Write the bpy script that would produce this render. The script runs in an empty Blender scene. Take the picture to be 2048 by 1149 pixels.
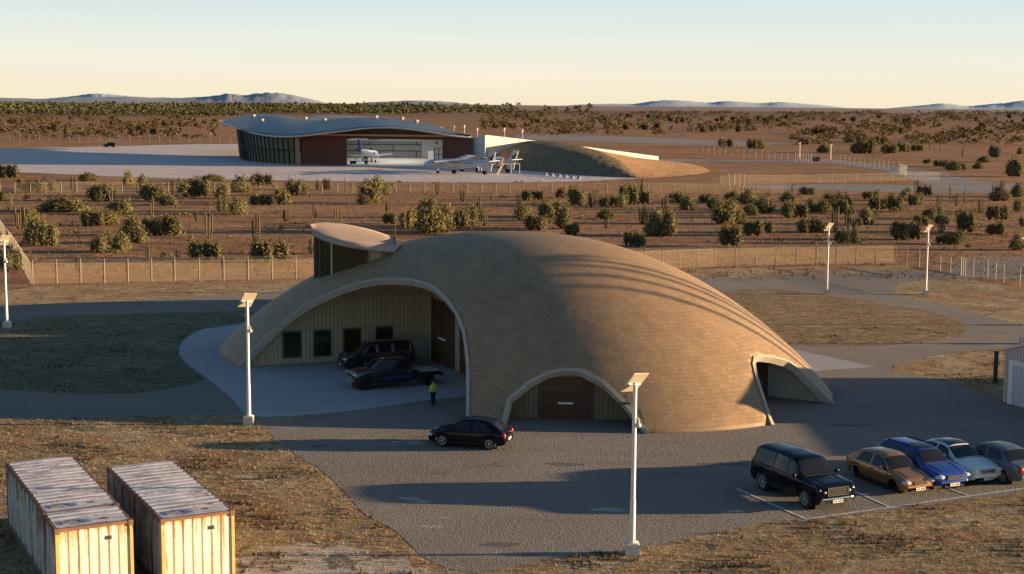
import bpy, bmesh, math, random
import numpy as np
from mathutils import Vector, Matrix
from mathutils.geometry import delaunay_2d_cdt
from mathutils.bvhtree import BVHTree
rad = math.radians
sc = bpy.context.scene
col = sc.collection
random.seed(11)

# ------------------------------------------------------------------ camera
F, H = 2900.0, 20.0
pitch, roll = math.atan(363 / F), rad(0.42)
fwd = Vector((0, math.cos(pitch), -math.sin(pitch)))
r0 = Vector((1, 0, 0)); u0 = r0.cross(fwd)
rgt = r0 * math.cos(roll) + u0 * math.sin(roll)
upv = u0 * math.cos(roll) - r0 * math.sin(roll)
CAM = Vector((0, 0, H))
cam = bpy.data.cameras.new('camera'); camo = bpy.data.objects.new('camera', cam); col.objects.link(camo)
cam.sensor_width = 36; cam.lens = F / 2048 * 36; cam.clip_start = 0.5; cam.clip_end = 80000
M = Matrix((rgt, upv, -fwd)).transposed().to_4x4(); M.translation = CAM
camo.matrix_world = M
sc.camera = camo

def ray(px, py):
    return (fwd + rgt * ((px - 1024) / F) - upv * ((py - 574.5) / F)).normalized()
def G(px, py, z=0.0):                 # the place on the level ground (or height z) surveyed from the photo
    d = ray(px, py); return CAM + d * ((z - H) / d.z)
def D(px, py, Y):                     # the place at distance Y
    d = ray(px, py); return CAM + d * (Y / d.y)
def onplane(px, py, a, b):            # on the vertical wall through ground points a, b
    d = ray(px, py); n = Vector((b[1] - a[1], a[0] - b[0], 0))
    return CAM + d * ((Vector((a[0], a[1], 0)) - CAM).dot(n) / d.dot(n))
def proj(p):
    v = Vector(p) - CAM; z = v.dot(fwd)
    return 1024 + F * v.dot(rgt) / z, 574.5 - F * v.dot(upv) / z, z

# ------------------------------------------------------------------ materials
class N:
    def __init__(s, name):
        s.m = bpy.data.materials.new(name); s.m.use_nodes = True
        s.t = s.m.node_tree; s.t.nodes.clear()
        s.out = s('ShaderNodeOutputMaterial')
    def __call__(s, typ, **kw):
        n = s.t.nodes.new(typ)
        for k, v in kw.items():
            if k.startswith('i_'): 
                key = k[2:]
                n.inputs[int(key) if key.isdigit() else key.replace('_', ' ')].default_value = v
            else: setattr(n, k, v)
        return n
    def l(s, a, b): s.t.links.new(a, b)
    def coord(s, kind='Object', scale=(1, 1, 1)):
        tc = s('ShaderNodeTexCoord'); mp = s('ShaderNodeMapping')
        mp.inputs['Scale'].default_value = scale
        s.l(tc.outputs[kind], mp.inputs[0]); return mp.outputs[0]
    def world(s, scale=(1, 1, 1)):
        g = s('ShaderNodeNewGeometry'); mp = s('ShaderNodeMapping'); mp.inputs['Scale'].default_value = scale
        s.l(g.outputs['Position'], mp.inputs[0]); return mp.outputs[0]
    def noise(s, vec, scale, detail=4, rough=.6, dist=0):
        n = s('ShaderNodeTexNoise'); n.inputs['Scale'].default_value = scale
        n.inputs['Detail'].default_value = detail; n.inputs['Roughness'].default_value = rough
        n.inputs['Distortion'].default_value = dist
        if vec is not None: s.l(vec, n.inputs['Vector'])
        return n.outputs['Fac']
    def ramp(s, fac, stops):
        r = s('ShaderNodeValToRGB'); e = r.color_ramp.elements
        while len(e) < len(stops): e.new(.5)
        for el, (p, c) in zip(e, stops):
            el.position = p; el.color = (c if len(c) == 4 else (*c, 1)) if not isinstance(c, (int, float)) else (c, c, c, 1)
        s.l(fac, r.inputs[0]); return r.outputs[0]
    def mix(s, fac, a, b, mode='MIX'):
        n = s('ShaderNodeMix'); n.data_type = 'RGBA'; n.blend_type = mode
        for idx, v in ((0, fac), (6, a), (7, b)):
            if isinstance(v, (int, float)): n.inputs[idx].default_value = v
            elif isinstance(v, tuple): n.inputs[idx].default_value = (*v, 1) if len(v) == 3 else v
            else: s.l(v, n.inputs[idx])
        return n.outputs[2]
    def math(s, op, a, b=None):
        n = s('ShaderNodeMath'); n.operation = op
        for i, v in enumerate((a, b)):
            if v is None: continue
            if isinstance(v, (int, float)): n.inputs[i].default_value = v
            else: s.l(v, n.inputs[i])
        return n.outputs[0]
    def bump(s, h, strength=.5, dist=.05, normal=None):
        b = s('ShaderNodeBump'); b.inputs['Strength'].default_value = strength; b.inputs['Distance'].default_value = dist
        s.l(h, b.inputs['Height'])
        if normal is not None: s.l(normal, b.inputs['Normal'])
        return b.outputs[0]
    def surf(s, color, rough=.8, metallic=0.0, normal=None, spec=.3, coat=0.0):
        p = s('ShaderNodeBsdfPrincipled')
        for k, v in (('Base Color', color), ('Roughness', rough), ('Metallic', metallic)):
            if isinstance(v, (int, float)): p.inputs[k].default_value = v
            elif isinstance(v, tuple): p.inputs[k].default_value = (*v, 1)
            else: s.l(v, p.inputs[k])
        p.inputs['Specular IOR Level'].default_value = spec
        p.inputs['Coat Weight'].default_value = coat; p.inputs['Coat Roughness'].default_value = .04
        if normal is not None: s.l(normal, p.inputs['Normal'])
        s.l(p.outputs[0], s.out.inputs[0]); return p

def simple(name, c, rough=.7, metallic=0.0, var=.25, scale=3.0, spec=.3, coat=0.0, bump=0.0, bscale=30.0):
    n = N(name); v = n.coord('Object')
    f = n.noise(v, scale, 5)
    cc = n.mix(f, tuple(x * (1 - var) for x in c), tuple(min(1, x * (1 + var)) for x in c))
    nb = n.bump(n.noise(v, bscale, 3), bump, .02) if bump else None
    n.surf(cc, rough, metallic, nb, spec, coat)
    return n.m

def m_ground():
    n = N('desert_soil'); v = n.world()
    a = n.noise(v, .035, 6, .65, .4); b = n.noise(v, .35, 5, .7); c = n.noise(v, 2.2, 4, .7); d = n.noise(v, .0011, 4, .6)
    base = n.ramp(a, [(.28, (.15, .066, .03)), (.43, (.275, .135, .065)), (.57, (.36, .192, .098)), (.75, (.45, .265, .148))])
    base = n.mix(n.ramp(b, [(.35, 0), (.7, .55)]), base, (.48, .285, .155))
    base = n.mix(n.ramp(c, [(.48, 0), (.70, .7)]), base, (.13, .066, .04))
    base = n.mix(n.ramp(n.noise(n.world((1, 1, 1)), .16, 5, .7, .9), [(.50, 0), (.66, .5)]), base, (.14, .075, .05))
    sep = n('ShaderNodeSeparateXYZ'); n.l(n.world(), sep.inputs[0])
    far = n.ramp(n.math('DIVIDE', sep.outputs[1], 7000.0), [(.22, 0), (.5, .6), (1, 1)])
    farc = n.ramp(d, [(.3, (.12, .07, .052)), (.5, (.20, .118, .082)), (.68, (.30, .185, .13))])
    base = n.mix(far, base, farc)
    h = n.math('ADD', n.math('MULTIPLY', b, 1.4), n.math('MULTIPLY', c, .5))
    n.surf(base, .95, 0, n.bump(h, .8, .5), .1); return n.m

def m_grass(name, tones, dark, specks=True, pale=None):
    n = N(name); v = n.world()
    a = n.noise(v, .16, 5, .7, .5); b = n.noise(v, 1.1, 6, .78, .8); c = n.noise(v, 3.6, 5, .8, 1.4); e = n.noise(v, .28, 4, .65, .8); sp = n.noise(n.world((1, 1, 1)), .75, 3, .5, 1.2)
    base = n.ramp(a, [(.3, tones[0]), (.46, tones[1]), (.60, tones[2]), (.74, tones[3])])
    base = n.mix(n.ramp(e, [(.52, 0), (.62, .8)]), base, tones[4])
    base = n.mix(n.ramp(e, [(.36, .85), (.45, 0)]), base, tones[3])
    base = n.mix(n.ramp(b, [(.49, 0), (.62, .75)]), base, dark)
    base = n.mix(n.ramp(c, [(.49, 0), (.58, .8)]), base, tuple(x * .62 for x in dark))
    if pale:      # a bare sandy patch by the containers
        sep = n('ShaderNodeSeparateXYZ'); n.l(v, sep.inputs[0]); tot = None
        for (X, Y, R_) in pale:
            dx = n.math('SUBTRACT', sep.outputs[0], X); dy = n.math('SUBTRACT', sep.outputs[1], Y)
            q = n.math('SUBTRACT', 1.0, n.math('DIVIDE', n.math('SQRT', n.math('ADD', n.math('MULTIPLY', dx, dx), n.math('MULTIPLY', dy, dy))), R_))
            tot = q if tot is None else n.math('MAXIMUM', tot, q)
        q = n.math('ADD', tot, n.math('MULTIPLY', n.math('SUBTRACT', n.noise(v, .9, 5, .7), .5), 1.6))
        base = n.mix(n.ramp(q, [(.28, 0), (.50, .85)]), base, n.mix(b, (.74, .70, .64), (.52, .47, .40)))
    if specks: base = n.mix(n.ramp(sp, [(.58, 0), (.64, .75)]), base, (.07, .085, .06))
    if specks: base = n.mix(n.ramp(n.noise(n.world((1, 1.4, 1)), 1.7, 4, .7, 1.5), [(.57, 0), (.66, .7)]), base, (.56, .27, .12))
    if specks: base = n.mix(n.ramp(n.noise(n.world((1.2, 1, 1)), 2.3, 4, .7, 1.0), [(.58, 0), (.68, .7)]), base, (.60, .50, .38))
    base = n.mix(n.ramp(n.noise(v, 9, 3, .7), [(.55, 0), (.75, .5)]), base, tuple(min(1, x * 1.35) for x in tones[3]))
    h = n.math('ADD', n.math('MULTIPLY', b, 1.0), n.math('MULTIPLY', c, .7))
    n.surf(base, .95, 0, n.bump(h, 1.0, .3), .1); return n.m

def m_asphalt(name, lo, hi, grain=9.0, patch=.12, bumps=1.0, bd=.05, worn=1.0):
    n = N(name); v = n.world()
    a = n.noise(v, patch, 5, .6, .6); c = n.noise(v, grain, 3, .6); g2 = n.noise(v, grain * .28, 3, .6)
    st = n.noise(n.world((.25, 1.6, 1)), .35, 4, .6)
    base = n.ramp(a, [(.3, lo), (.7, hi)])
    base = n.mix(n.ramp(c, [(.38, 0), (.66, .55)]), base, tuple(x * 1.6 for x in hi))
    base = n.mix(n.ramp(st, [(.55, 0), (.75, .35)]), base, tuple(x * .6 for x in lo))
    base = n.mix(n.ramp(n.noise(n.world((.7, 1.1, 1)), .22, 6, .75, 1.5), [(.60, 0), (.72, .5 * worn)]), base, tuple(x * 1.5 for x in hi))
    base = n.mix(n.ramp(n.noise(n.world((.5, 1.3, 1)), .31, 5, .7, 1.0), [(.61, 0), (.72, .45 * worn)]), base, tuple(x * .45 for x in lo))
    h = n.math('ADD', c, n.math('MULTIPLY', g2, .6))
    n.surf(base, .9, 0, n.bump(h, bumps, bd), .2); return n.m

def m_shingle():
    n = N('shingle_cladding'); tc = n('ShaderNodeTexCoord'); uv = tc.outputs['UV']
    br = n('ShaderNodeTexBrick'); n.l(uv, br.inputs[0])
    br.offset = .5; br.inputs['Scale'].default_value = 1
    br.inputs['Color1'].default_value = (.385, .25, .13, 1); br.inputs['Color2'].default_value = (.29, .187, .099, 1)
    br.inputs['Mortar'].default_value = (.235, .152, .082, 1); br.inputs['Mortar Size'].default_value = .03
    br.inputs['Brick Width'].default_value = .54; br.inputs['Row Height'].default_value = .30; br.inputs['Bias'].default_value = 0
    b3 = n('ShaderNodeTexBrick'); n.l(n.coord('UV', (1, 1, 1)), b3.inputs[0]); b3.offset = .37; b3.inputs['Scale'].default_value = 1
    b3.inputs['Color1'].default_value = (0, 0, 0, 1); b3.inputs['Color2'].default_value = (1, 1, 1, 1); b3.inputs['Mortar Size'].default_value = 0
    b3.inputs['Brick Width'].default_value = .81; b3.inputs['Row Height'].default_value = .90
    v = n.coord('Object')
    big = n.noise(v, .12, 5, .6); mid = n.noise(v, 1.1, 4, .7)
    c = n.mix(n.ramp(b3.outputs[0], [(.25, .0), (.75, .36)]), br.outputs[0], (.42, .265, .12))
    c = n.mix(n.ramp(big, [(.35, .0), (.7, .5)]), c, (.235, .155, .095))
    st = n.noise(n.coord('UV', (1.4, .12, 1)), .8, 5, .7)
    c = n.mix(n.ramp(st, [(.50, 0), (.70, .4)]), c, (.19, .125, .075))
    c = n.mix(n.ramp(mid, [(.5, 0), (.75, .45)]), c, (.48, .315, .145))
    c = n.mix(n.ramp(n.noise(n.coord('UV', (1.4, 1.6, 1)), .9, 4, .7), [(.48, 0), (.66, .5)]), c, (.25, .165, .098))
    b2 = n.bump(n.noise(v, 6, 3), .25, .04)
    n.surf(c, .6, 0, n.bump(br.outputs['Fac'], -.45, .02, b2), .45); return n.m

def m_batten(name, c1, c2, w=.32, seam=2.6, mk=.45):
    n = N(name); tc = n('ShaderNodeTexCoord')
    br = n('ShaderNodeTexBrick'); n.l(tc.outputs['UV'], br.inputs[0]); br.offset = 0; br.inputs['Scale'].default_value = 1
    br.inputs['Color1'].default_value = (*c1, 1); br.inputs['Color2'].default_value = (*c2, 1)
    br.inputs['Mortar'].default_value = (*[x * mk for x in c1], 1); br.inputs['Mortar Size'].default_value = .03
    br.inputs['Brick Width'].default_value = w; br.inputs['Row Height'].default_value = seam
    st = n.noise(n.coord('UV', (6, .4, 1)), 1.5, 4)
    c = n.mix(n.ramp(st, [(.4, 0), (.75, .4)]), br.outputs[0], tuple(x * 1.3 for x in c2))
    n.surf(c, .8, 0, n.bump(br.outputs['Fac'], -.8, .05), .2); return n.m

def m_brick(name, c1, c2, mortar, w, h, ms=.03):
    n = N(name); tc = n('ShaderNodeTexCoord')
    br = n('ShaderNodeTexBrick'); n.l(tc.outputs['UV'], br.inputs[0]); br.inputs['Scale'].default_value = 1
    br.inputs['Color1'].default_value = (*c1, 1); br.inputs['Color2'].default_value = (*c2, 1)
    br.inputs['Mortar'].default_value = (*mortar, 1); br.inputs['Mortar Size'].default_value = ms
    br.inputs['Brick Width'].default_value = w; br.inputs['Row Height'].default_value = h
    f = n.noise(n.coord('UV'), .4, 4)
    c = n.mix(n.ramp(f, [(.35, 0), (.7, .5)]), br.outputs[0], tuple(x * .7 for x in c1))
    n.surf(c, .75, 0, None, .3); return n.m

def m_container(kind='side'):
    roof = kind == 'roof'
    n = N('rusty_container_' + kind)
    def shift(vec):
        oi = n('ShaderNodeObjectInfo'); va = n('ShaderNodeVectorMath', operation='ADD'); n.l(vec, va.inputs[0])
        sc3 = n('ShaderNodeVectorMath', operation='SCALE'); sc3.inputs[0].default_value = (37, 11, 5); n.l(oi.outputs['Random'], sc3.inputs['Scale']); n.l(sc3.outputs[0], va.inputs[1]); return va.outputs[0]
    v = shift(n.coord('Object'))
    st = n.noise(shift(n.coord('Object', (3.4, .45, 1) if roof else (3.4, 3.4, .20))), 1.5, 6, .72, .25)
    sp = n.noise(v, 6, 6, .78); e = n.noise(v, .8, 5, .65)
    lo, hi = {'side': ((.50, .48, .42), (.66, .63, .54)), 'end': ((.68, .62, .47), (.82, .77, .62)), 'roof': ((.58, .56, .56), (.74, .72, .71))}[kind]
    base = n.mix(n.ramp(e, [(.35, 0), (.65, 1)]), lo, hi)
    sep = n('ShaderNodeSeparateXYZ'); n.l(n.coord('Object'), sep.inputs[0])
    rf = n.math('ADD', n.math('MULTIPLY', st, .72), n.math('MULTIPLY', sp, .28))
    if not roof: rf = n.math('ADD', rf, n.ramp(n.math('DIVIDE', sep.outputs[2], 3.1), [(0, .10), (.14, .0), (.62, .0), (.92, .06), (1, .17)]))
    mask = n.ramp(rf, {'end': [(.54, 0), (.58, .55), (.64, 1)], 'side': [(.51, 0), (.55, .6), (.61, 1)], 'roof': [(.52, 0), (.56, .65), (.61, 1)]}[kind])
    rust = n.ramp(sp, [(.32, (.07, .025, .014)), (.55, (.20, .075, .03)), (.75, (.42, .19, .06))])
    if kind == 'end': rust = n.ramp(sp, [(.32, (.30, .10, .02)), (.55, (.52, .24, .05)), (.75, (.66, .40, .10))])
    c = n.mix(mask, base, rust)
    c = n.mix(n.ramp(n.noise(v, 2.6, 5, .75), [(.5, 0), (.72, .28 if kind == 'end' else .5)]), c, tuple(x * .55 for x in lo))
    n.surf(c, n.ramp(mask, [(0, .55), (1, .9)]), 0, n.bump(sp, .25, .02), .25); return n.m

def m_foliage(name, dark, mid, light):
    n = N(name); g = n('ShaderNodeNewGeometry'); oi = n('ShaderNodeObjectInfo')
    f = n.math('ADD', n.math('MULTIPLY', g.outputs['Random Per Island'], .8), n.math('MULTIPLY', oi.outputs['Random'], .2))
    c = n.ramp(f, [(.05, dark), (.5, mid), (.95, light)])
    d = n('ShaderNodeBsdfDiffuse'); t = n('ShaderNodeBsdfTranslucent'); mx = n('ShaderNodeMixShader', i_0=.18)
    n.l(c, d.inputs[0]); n.l(c, t.inputs[0]); n.l(d.outputs[0], mx.inputs[1]); n.l(t.outputs[0], mx.inputs[2])
    n.l(mx.outputs[0], n.out.inputs[0]); return n.m

def m_chainlink(name, dens, c):
    n = N(name); tc = n('ShaderNodeTexCoord')
    w1 = n('ShaderNodeTexWave', bands_direction='DIAGONAL'); w1.inputs['Scale'].default_value = 2.6
    mp = n('ShaderNodeMapping'); mp.inputs['Scale'].default_value = (-1, 1, 1)
    w2 = n('ShaderNodeTexWave', bands_direction='DIAGONAL'); w2.inputs['Scale'].default_value = 2.6
    n.l(tc.outputs['UV'], w1.inputs[0]); n.l(tc.outputs['UV'], mp.inputs[0]); n.l(mp.outputs[0], w2.inputs[0])
    mx = n.math('MAXIMUM', w1.outputs['Fac'], w2.outputs['Fac'])
    f = n.ramp(mx, [(.35, dens * .55), (.95, min(1, dens * 1.3))])
    g = n('ShaderNodeNewGeometry'); va = n('ShaderNodeVectorMath', operation='ADD'); n.l(g.outputs['Normal'], va.inputs[0])
    va.inputs[1].default_value = (.75, 0, .1)       # round wire: part of every wire faces along the fence
    vn = n('ShaderNodeVectorMath', operation='NORMALIZE'); n.l(va.outputs[0], vn.inputs[0])
    d = n('ShaderNodeBsdfDiffuse', i_0=(*c, 1)); n.l(vn.outputs[0], d.inputs['Normal'])
    tr = n('ShaderNodeBsdfTransparent'); ms = n('ShaderNodeMixShader')
    n.l(f, ms.inputs[0]); n.l(tr.outputs[0], ms.inputs[1]); n.l(d.outputs[0], ms.inputs[2]); n.l(ms.outputs[0], n.out.inputs[0])
    return n.m

def paint(name, c, rough=.3, metallic=.0, coat=.45, dustm=.06):
    n = N(name); v = n.coord('Object'); f = n.noise(v, 1.6, 4, .6); d = n.noise(v, 14, 3)
    sep = n('ShaderNodeSeparateXYZ'); n.l(n.coord('Object'), sep.inputs[0])
    cc = n.mix(f, tuple(x * .85 for x in c), tuple(x * 1.1 for x in c))
    dust = n.ramp(n.math('ADD', n.math('MULTIPLY', d, .35), n.math('SUBTRACT', .55, sep.outputs[2])), [(.25, 0), (.7, dustm)])
    cc = n.mix(dust, cc, (.22, .17, .12))
    n.surf(cc, rough, metallic, None, .5 if coat > .25 else .18, coat); return n.m

MT = dict(
    ground=m_ground(),
    grass=m_grass('dry_grass', [(.37, .25, .12), (.50, .35, .18), (.60, .43, .24), (.68, .56, .38), (.42, .20, .10)], (.17, .135, .08), True, [(-3.2, 63.5, 1.8), (-20, 72, 2.5), (-8.5, 61.5, 4.5), (-12.0, 60.0, 3.2), (-26.0, 62, 3.5), (-5.5, 60.5, 3)]),
    lawn=m_grass('grass_island', [(.25, .185, .10), (.36, .25, .135), (.44, .31, .17), (.54, .43, .27), (.36, .17, .085)], (.14, .115, .065)),
    lawngreen=m_grass('greenish_grass_island', [(.15, .17, .10), (.20, .21, .125), (.27, .26, .16), (.36, .34, .24), (.22, .17, .10)], (.10, .105, .065)),
    asphalt=m_asphalt('gravelly_asphalt', (.15, .132, .112), (.225, .198, .17), 10, .1, 1.0, .10),
    pad=m_asphalt('pale_concrete_paving', (.30, .285, .28), (.35, .335, .33), 14, .08, .3, .02, .12),
    apron=m_asphalt('apron_concrete', (.44, .37, .35), (.58, .50, .47), 1.2, .05, .9, .25),
    farroad=m_asphalt('far_road', (.20, .17, .16), (.28, .24, .22), 1.2, .05, .9, .2),
    line=None,
    shingle=m_shingle(),
    concrete=simple('pale_concrete', (.52, .46, .38), .85, 0, .25, 1.2, bump=.3),
    trimc=simple('arch_trim_concrete', (.45, .39, .31), .8, 0, .22, 1.5, bump=.2),
    batten=m_batten('timber_batten_cladding', (.46, .37, .22), (.53, .43, .265)),
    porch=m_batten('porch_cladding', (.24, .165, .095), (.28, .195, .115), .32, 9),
    doorwood=m_batten('brown_plank_door', (.105, .055, .03), (.12, .064, .036), 5.0, .45, .75),
    frame=simple('dark_window_frame', (.07, .075, .07), .5),
    darkglass=simple('dark_tinted_glass', (.030, .036, .014), .12, 0, .2, 1, .5),
    fsteel=simple('fence_steel', (.42, .37, .29), .6, .1, .15, 4), steel=simple('galvanised_steel', (.55, .52, .46), .45, .35, .15, 4),
    white=simple('white_paint', (.80, .78, .74), .5, 0, .08, 2),
    galv=simple('white_pole_paint', (.72, .70, .66), .45, .1, .12, 2),
    solar=simple('solar_panel_back', (.50, .44, .32), .5, 0, .15, 3),
    solarframe=simple('solar_frame', (.55, .50, .42), .5, .1),
    boxconc=simple('footing_concrete', (.62, .56, .46), .9, 0, .2, 2, bump=.3),
    luminaire=simple('brown_luminaire', (.10, .06, .045), .5),
    redbrick=m_brick('red_brick_panel', (.20, .075, .052), (.16, .062, .045), (.11, .05, .04), 2.4, .6),
    orange=simple('copper_fascia', (.70, .26, .12), .4, .3, .12, .05),
    roofmetal=None, band=simple('bronze_soffit', (.07, .05, .03), .35, .4, .3, .2),
    hangwhite=m_brick('white_wall_panels', (.62, .60, .56), (.57, .55, .52), (.36, .35, .34), 3.0, 2.2, .06),
    hangin=simple('hangar_interior_white', (.72, .72, .74), .7, 0, .05, .1),
    hangdoor=m_brick('grey_sliding_door', (.42, .44, .46), (.38, .40, .43), (.06, .06, .07), 18, 2.4, .22),
    hangfloor=simple('hangar_floor', (.55, .53, .47), .5, 0, .12, .2),
    curtain=m_brick('curtain_wall_glass', (.17, .165, .12), (.22, .205, .14), (.04, .04, .035), 2.6, 4.2, .09),
    mullion=simple('bronze_mullion', (.06, .05, .04), .4, .4),
    berm_dark=m_grass('mound_grass', [(.20, .17, .09), (.26, .22, .12), (.30, .25, .14), (.34, .28, .16), (.22, .15, .08)], (.12, .10, .06)),  # mound face turned from the sun, its shade is put into the colour
    berm=m_grass('mound_earth', [(.52, .28, .12), (.60, .34, .15), (.64, .38, .18), (.66, .42, .22), (.50, .25, .11)], (.38, .22, .11)),  # sunny side of the mound, the sunlight is put into the colour
    cside=m_container('side'), cend=m_container('end'), croof=m_container('roof'), ruststeel=simple('rusty_steel', (.22, .12, .075), .85, 0, .6, 5, bump=.3),
    rust=simple('rust_stain', (.24, .09, .03), .9, 0, .6, 6), blueworn=simple('worn_blue_paint', (.20, .26, .40), .8, 0, .7, 7),
    leaf=m_foliage('bush_leaves', (.075, .072, .032), (.185, .165, .07), (.36, .30, .13)),
    leaffar=m_foliage('far_bush_leaves', (.05, .042, .022), (.12, .092, .045), (.21, .15, .068)),
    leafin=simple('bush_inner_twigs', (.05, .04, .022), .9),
    leafgreen=m_foliage('woodland_leaves', (.05, .052, .024), (.10, .10, .05), (.15, .14, .07)),
    cactus=simple('cactus_skin', (.10, .085, .036), .8, 0, .35, 4),
    straw=m_foliage('grass_blades', (.16, .12, .06), (.42, .30, .16), (.62, .48, .28)),
    scrub=m_foliage('scrub_twigs', (.06, .045, .025), (.16, .11, .06), (.30, .21, .11)),
    link_near=m_chainlink('chain_link_wire', .115, (.58, .46, .30)), link_far=m_chainlink('far_chain_link_wire', .07, (.46, .38, .28)),
    tyre=simple('tyre_rubber', (.018, .018, .018), .8), rim=simple('alloy_rim', (.62, .62, .62), .3, .35, .05),
    dark=simple('dark_underbody', (.012, .012, .012), .7), glass=simple('car_glass', (.014, .015, .018), .08, 0, .1, 1, .42, .0),
    chrome=simple('chrome', (.75, .72, .66), .15, 1, .05), chrome2=simple('dull_chrome', (.34, .33, .32), .25, .9, .05), lamp=simple('headlamp_lens', (.70, .70, .68), .1, .4, .1, 6),
    red=simple('tail_lamp_lens', (.40, .02, .015), .15, 0, .1, 3, .5, .5), amber=simple('amber_lens', (.8, .3, .03), .2),
    plate=simple('licence_plate', (.75, .72, .62), .5), char=simple('plate_marks', (.05, .05, .06), .6),
    black=paint('black_car_paint', (.004, .006, .012), .2, 0, .14, .02), van=paint('dark_van_paint', (.016, .015, .022), .2, 0, .9, .03), truckp=paint('black_truck_paint', (.014, .014, .020), .2, 0, .9, .03),
    gold=paint('bronze_gold_paint', (.42, .20, .07), .3, .65), blue=paint('blue_car_paint', (.02, .06, .30), .28, .25),
    wht=paint('white_car_paint', (.72, .72, .70), .3), grey=paint('grey_car_paint', (.13, .13, .14), .3, .4), navy=paint('navy_stripe', (.03, .03, .20)),
    hivis=simple('hi_vis_jacket', (.50, .75, .03), .7, 0, .1), reflective=simple('reflective_tape', (.65, .65, .6), .4), trouser=simple('dark_trousers', (.018, .02, .028), .9),
    skin=simple('skin', (.42, .26, .18), .6), hair=simple('dark_hair', (.02, .016, .013), .7),
    airwhite=simple('white_aircraft_skin', (.48, .49, .51), .3, 0, .05, .3, .5, .3), airdark=simple('aircraft_markings', (.06, .07, .11), .5), airblue=simple('blue_tail_paint', (.05, .09, .24), .4),
    hillA=simple('pale_far_hill', (.46, .53, .58), 1, 0, .06, .0006), hillB=simple('far_hill', (.29, .33, .36), 1, 0, .18, .0015),  # distance haze is mixed into these hill colours
)
def m_line():
    n = N('worn_road_paint'); v = n.world(); a = n.noise(v, 2.2, 6, .8); b = n.noise(v, 12, 3)
    f = n.ramp(n.math('ADD', n.math('MULTIPLY', a, .7), n.math('MULTIPLY', b, .3)), [(.40, 0), (.52, 1)])
    n.surf(n.mix(f, (.24, .21, .19), (.66, .64, .60)), .85); return n.m
MT['line'] = m_line()
def m_roof():
    n = N('hangar_roof_metal'); v = n.coord('Object')
    st = n.noise(n.coord('Object', (.25, .25, .25)), 1.0, 5, .7); b = n.noise(n.coord('Object', (.02, .4, .1)), 1.0, 3)
    c = n.ramp(st, [(.3, (.09, .097, .115)), (.55, (.15, .153, .165)), (.8, (.24, .22, .215))])
    n.surf(c, .38, .5, n.bump(n.noise(n.coord('Object'), .35, 4), .35, .3), .5); return n.m
MT['roofmetal'] = m_roof()

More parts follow.
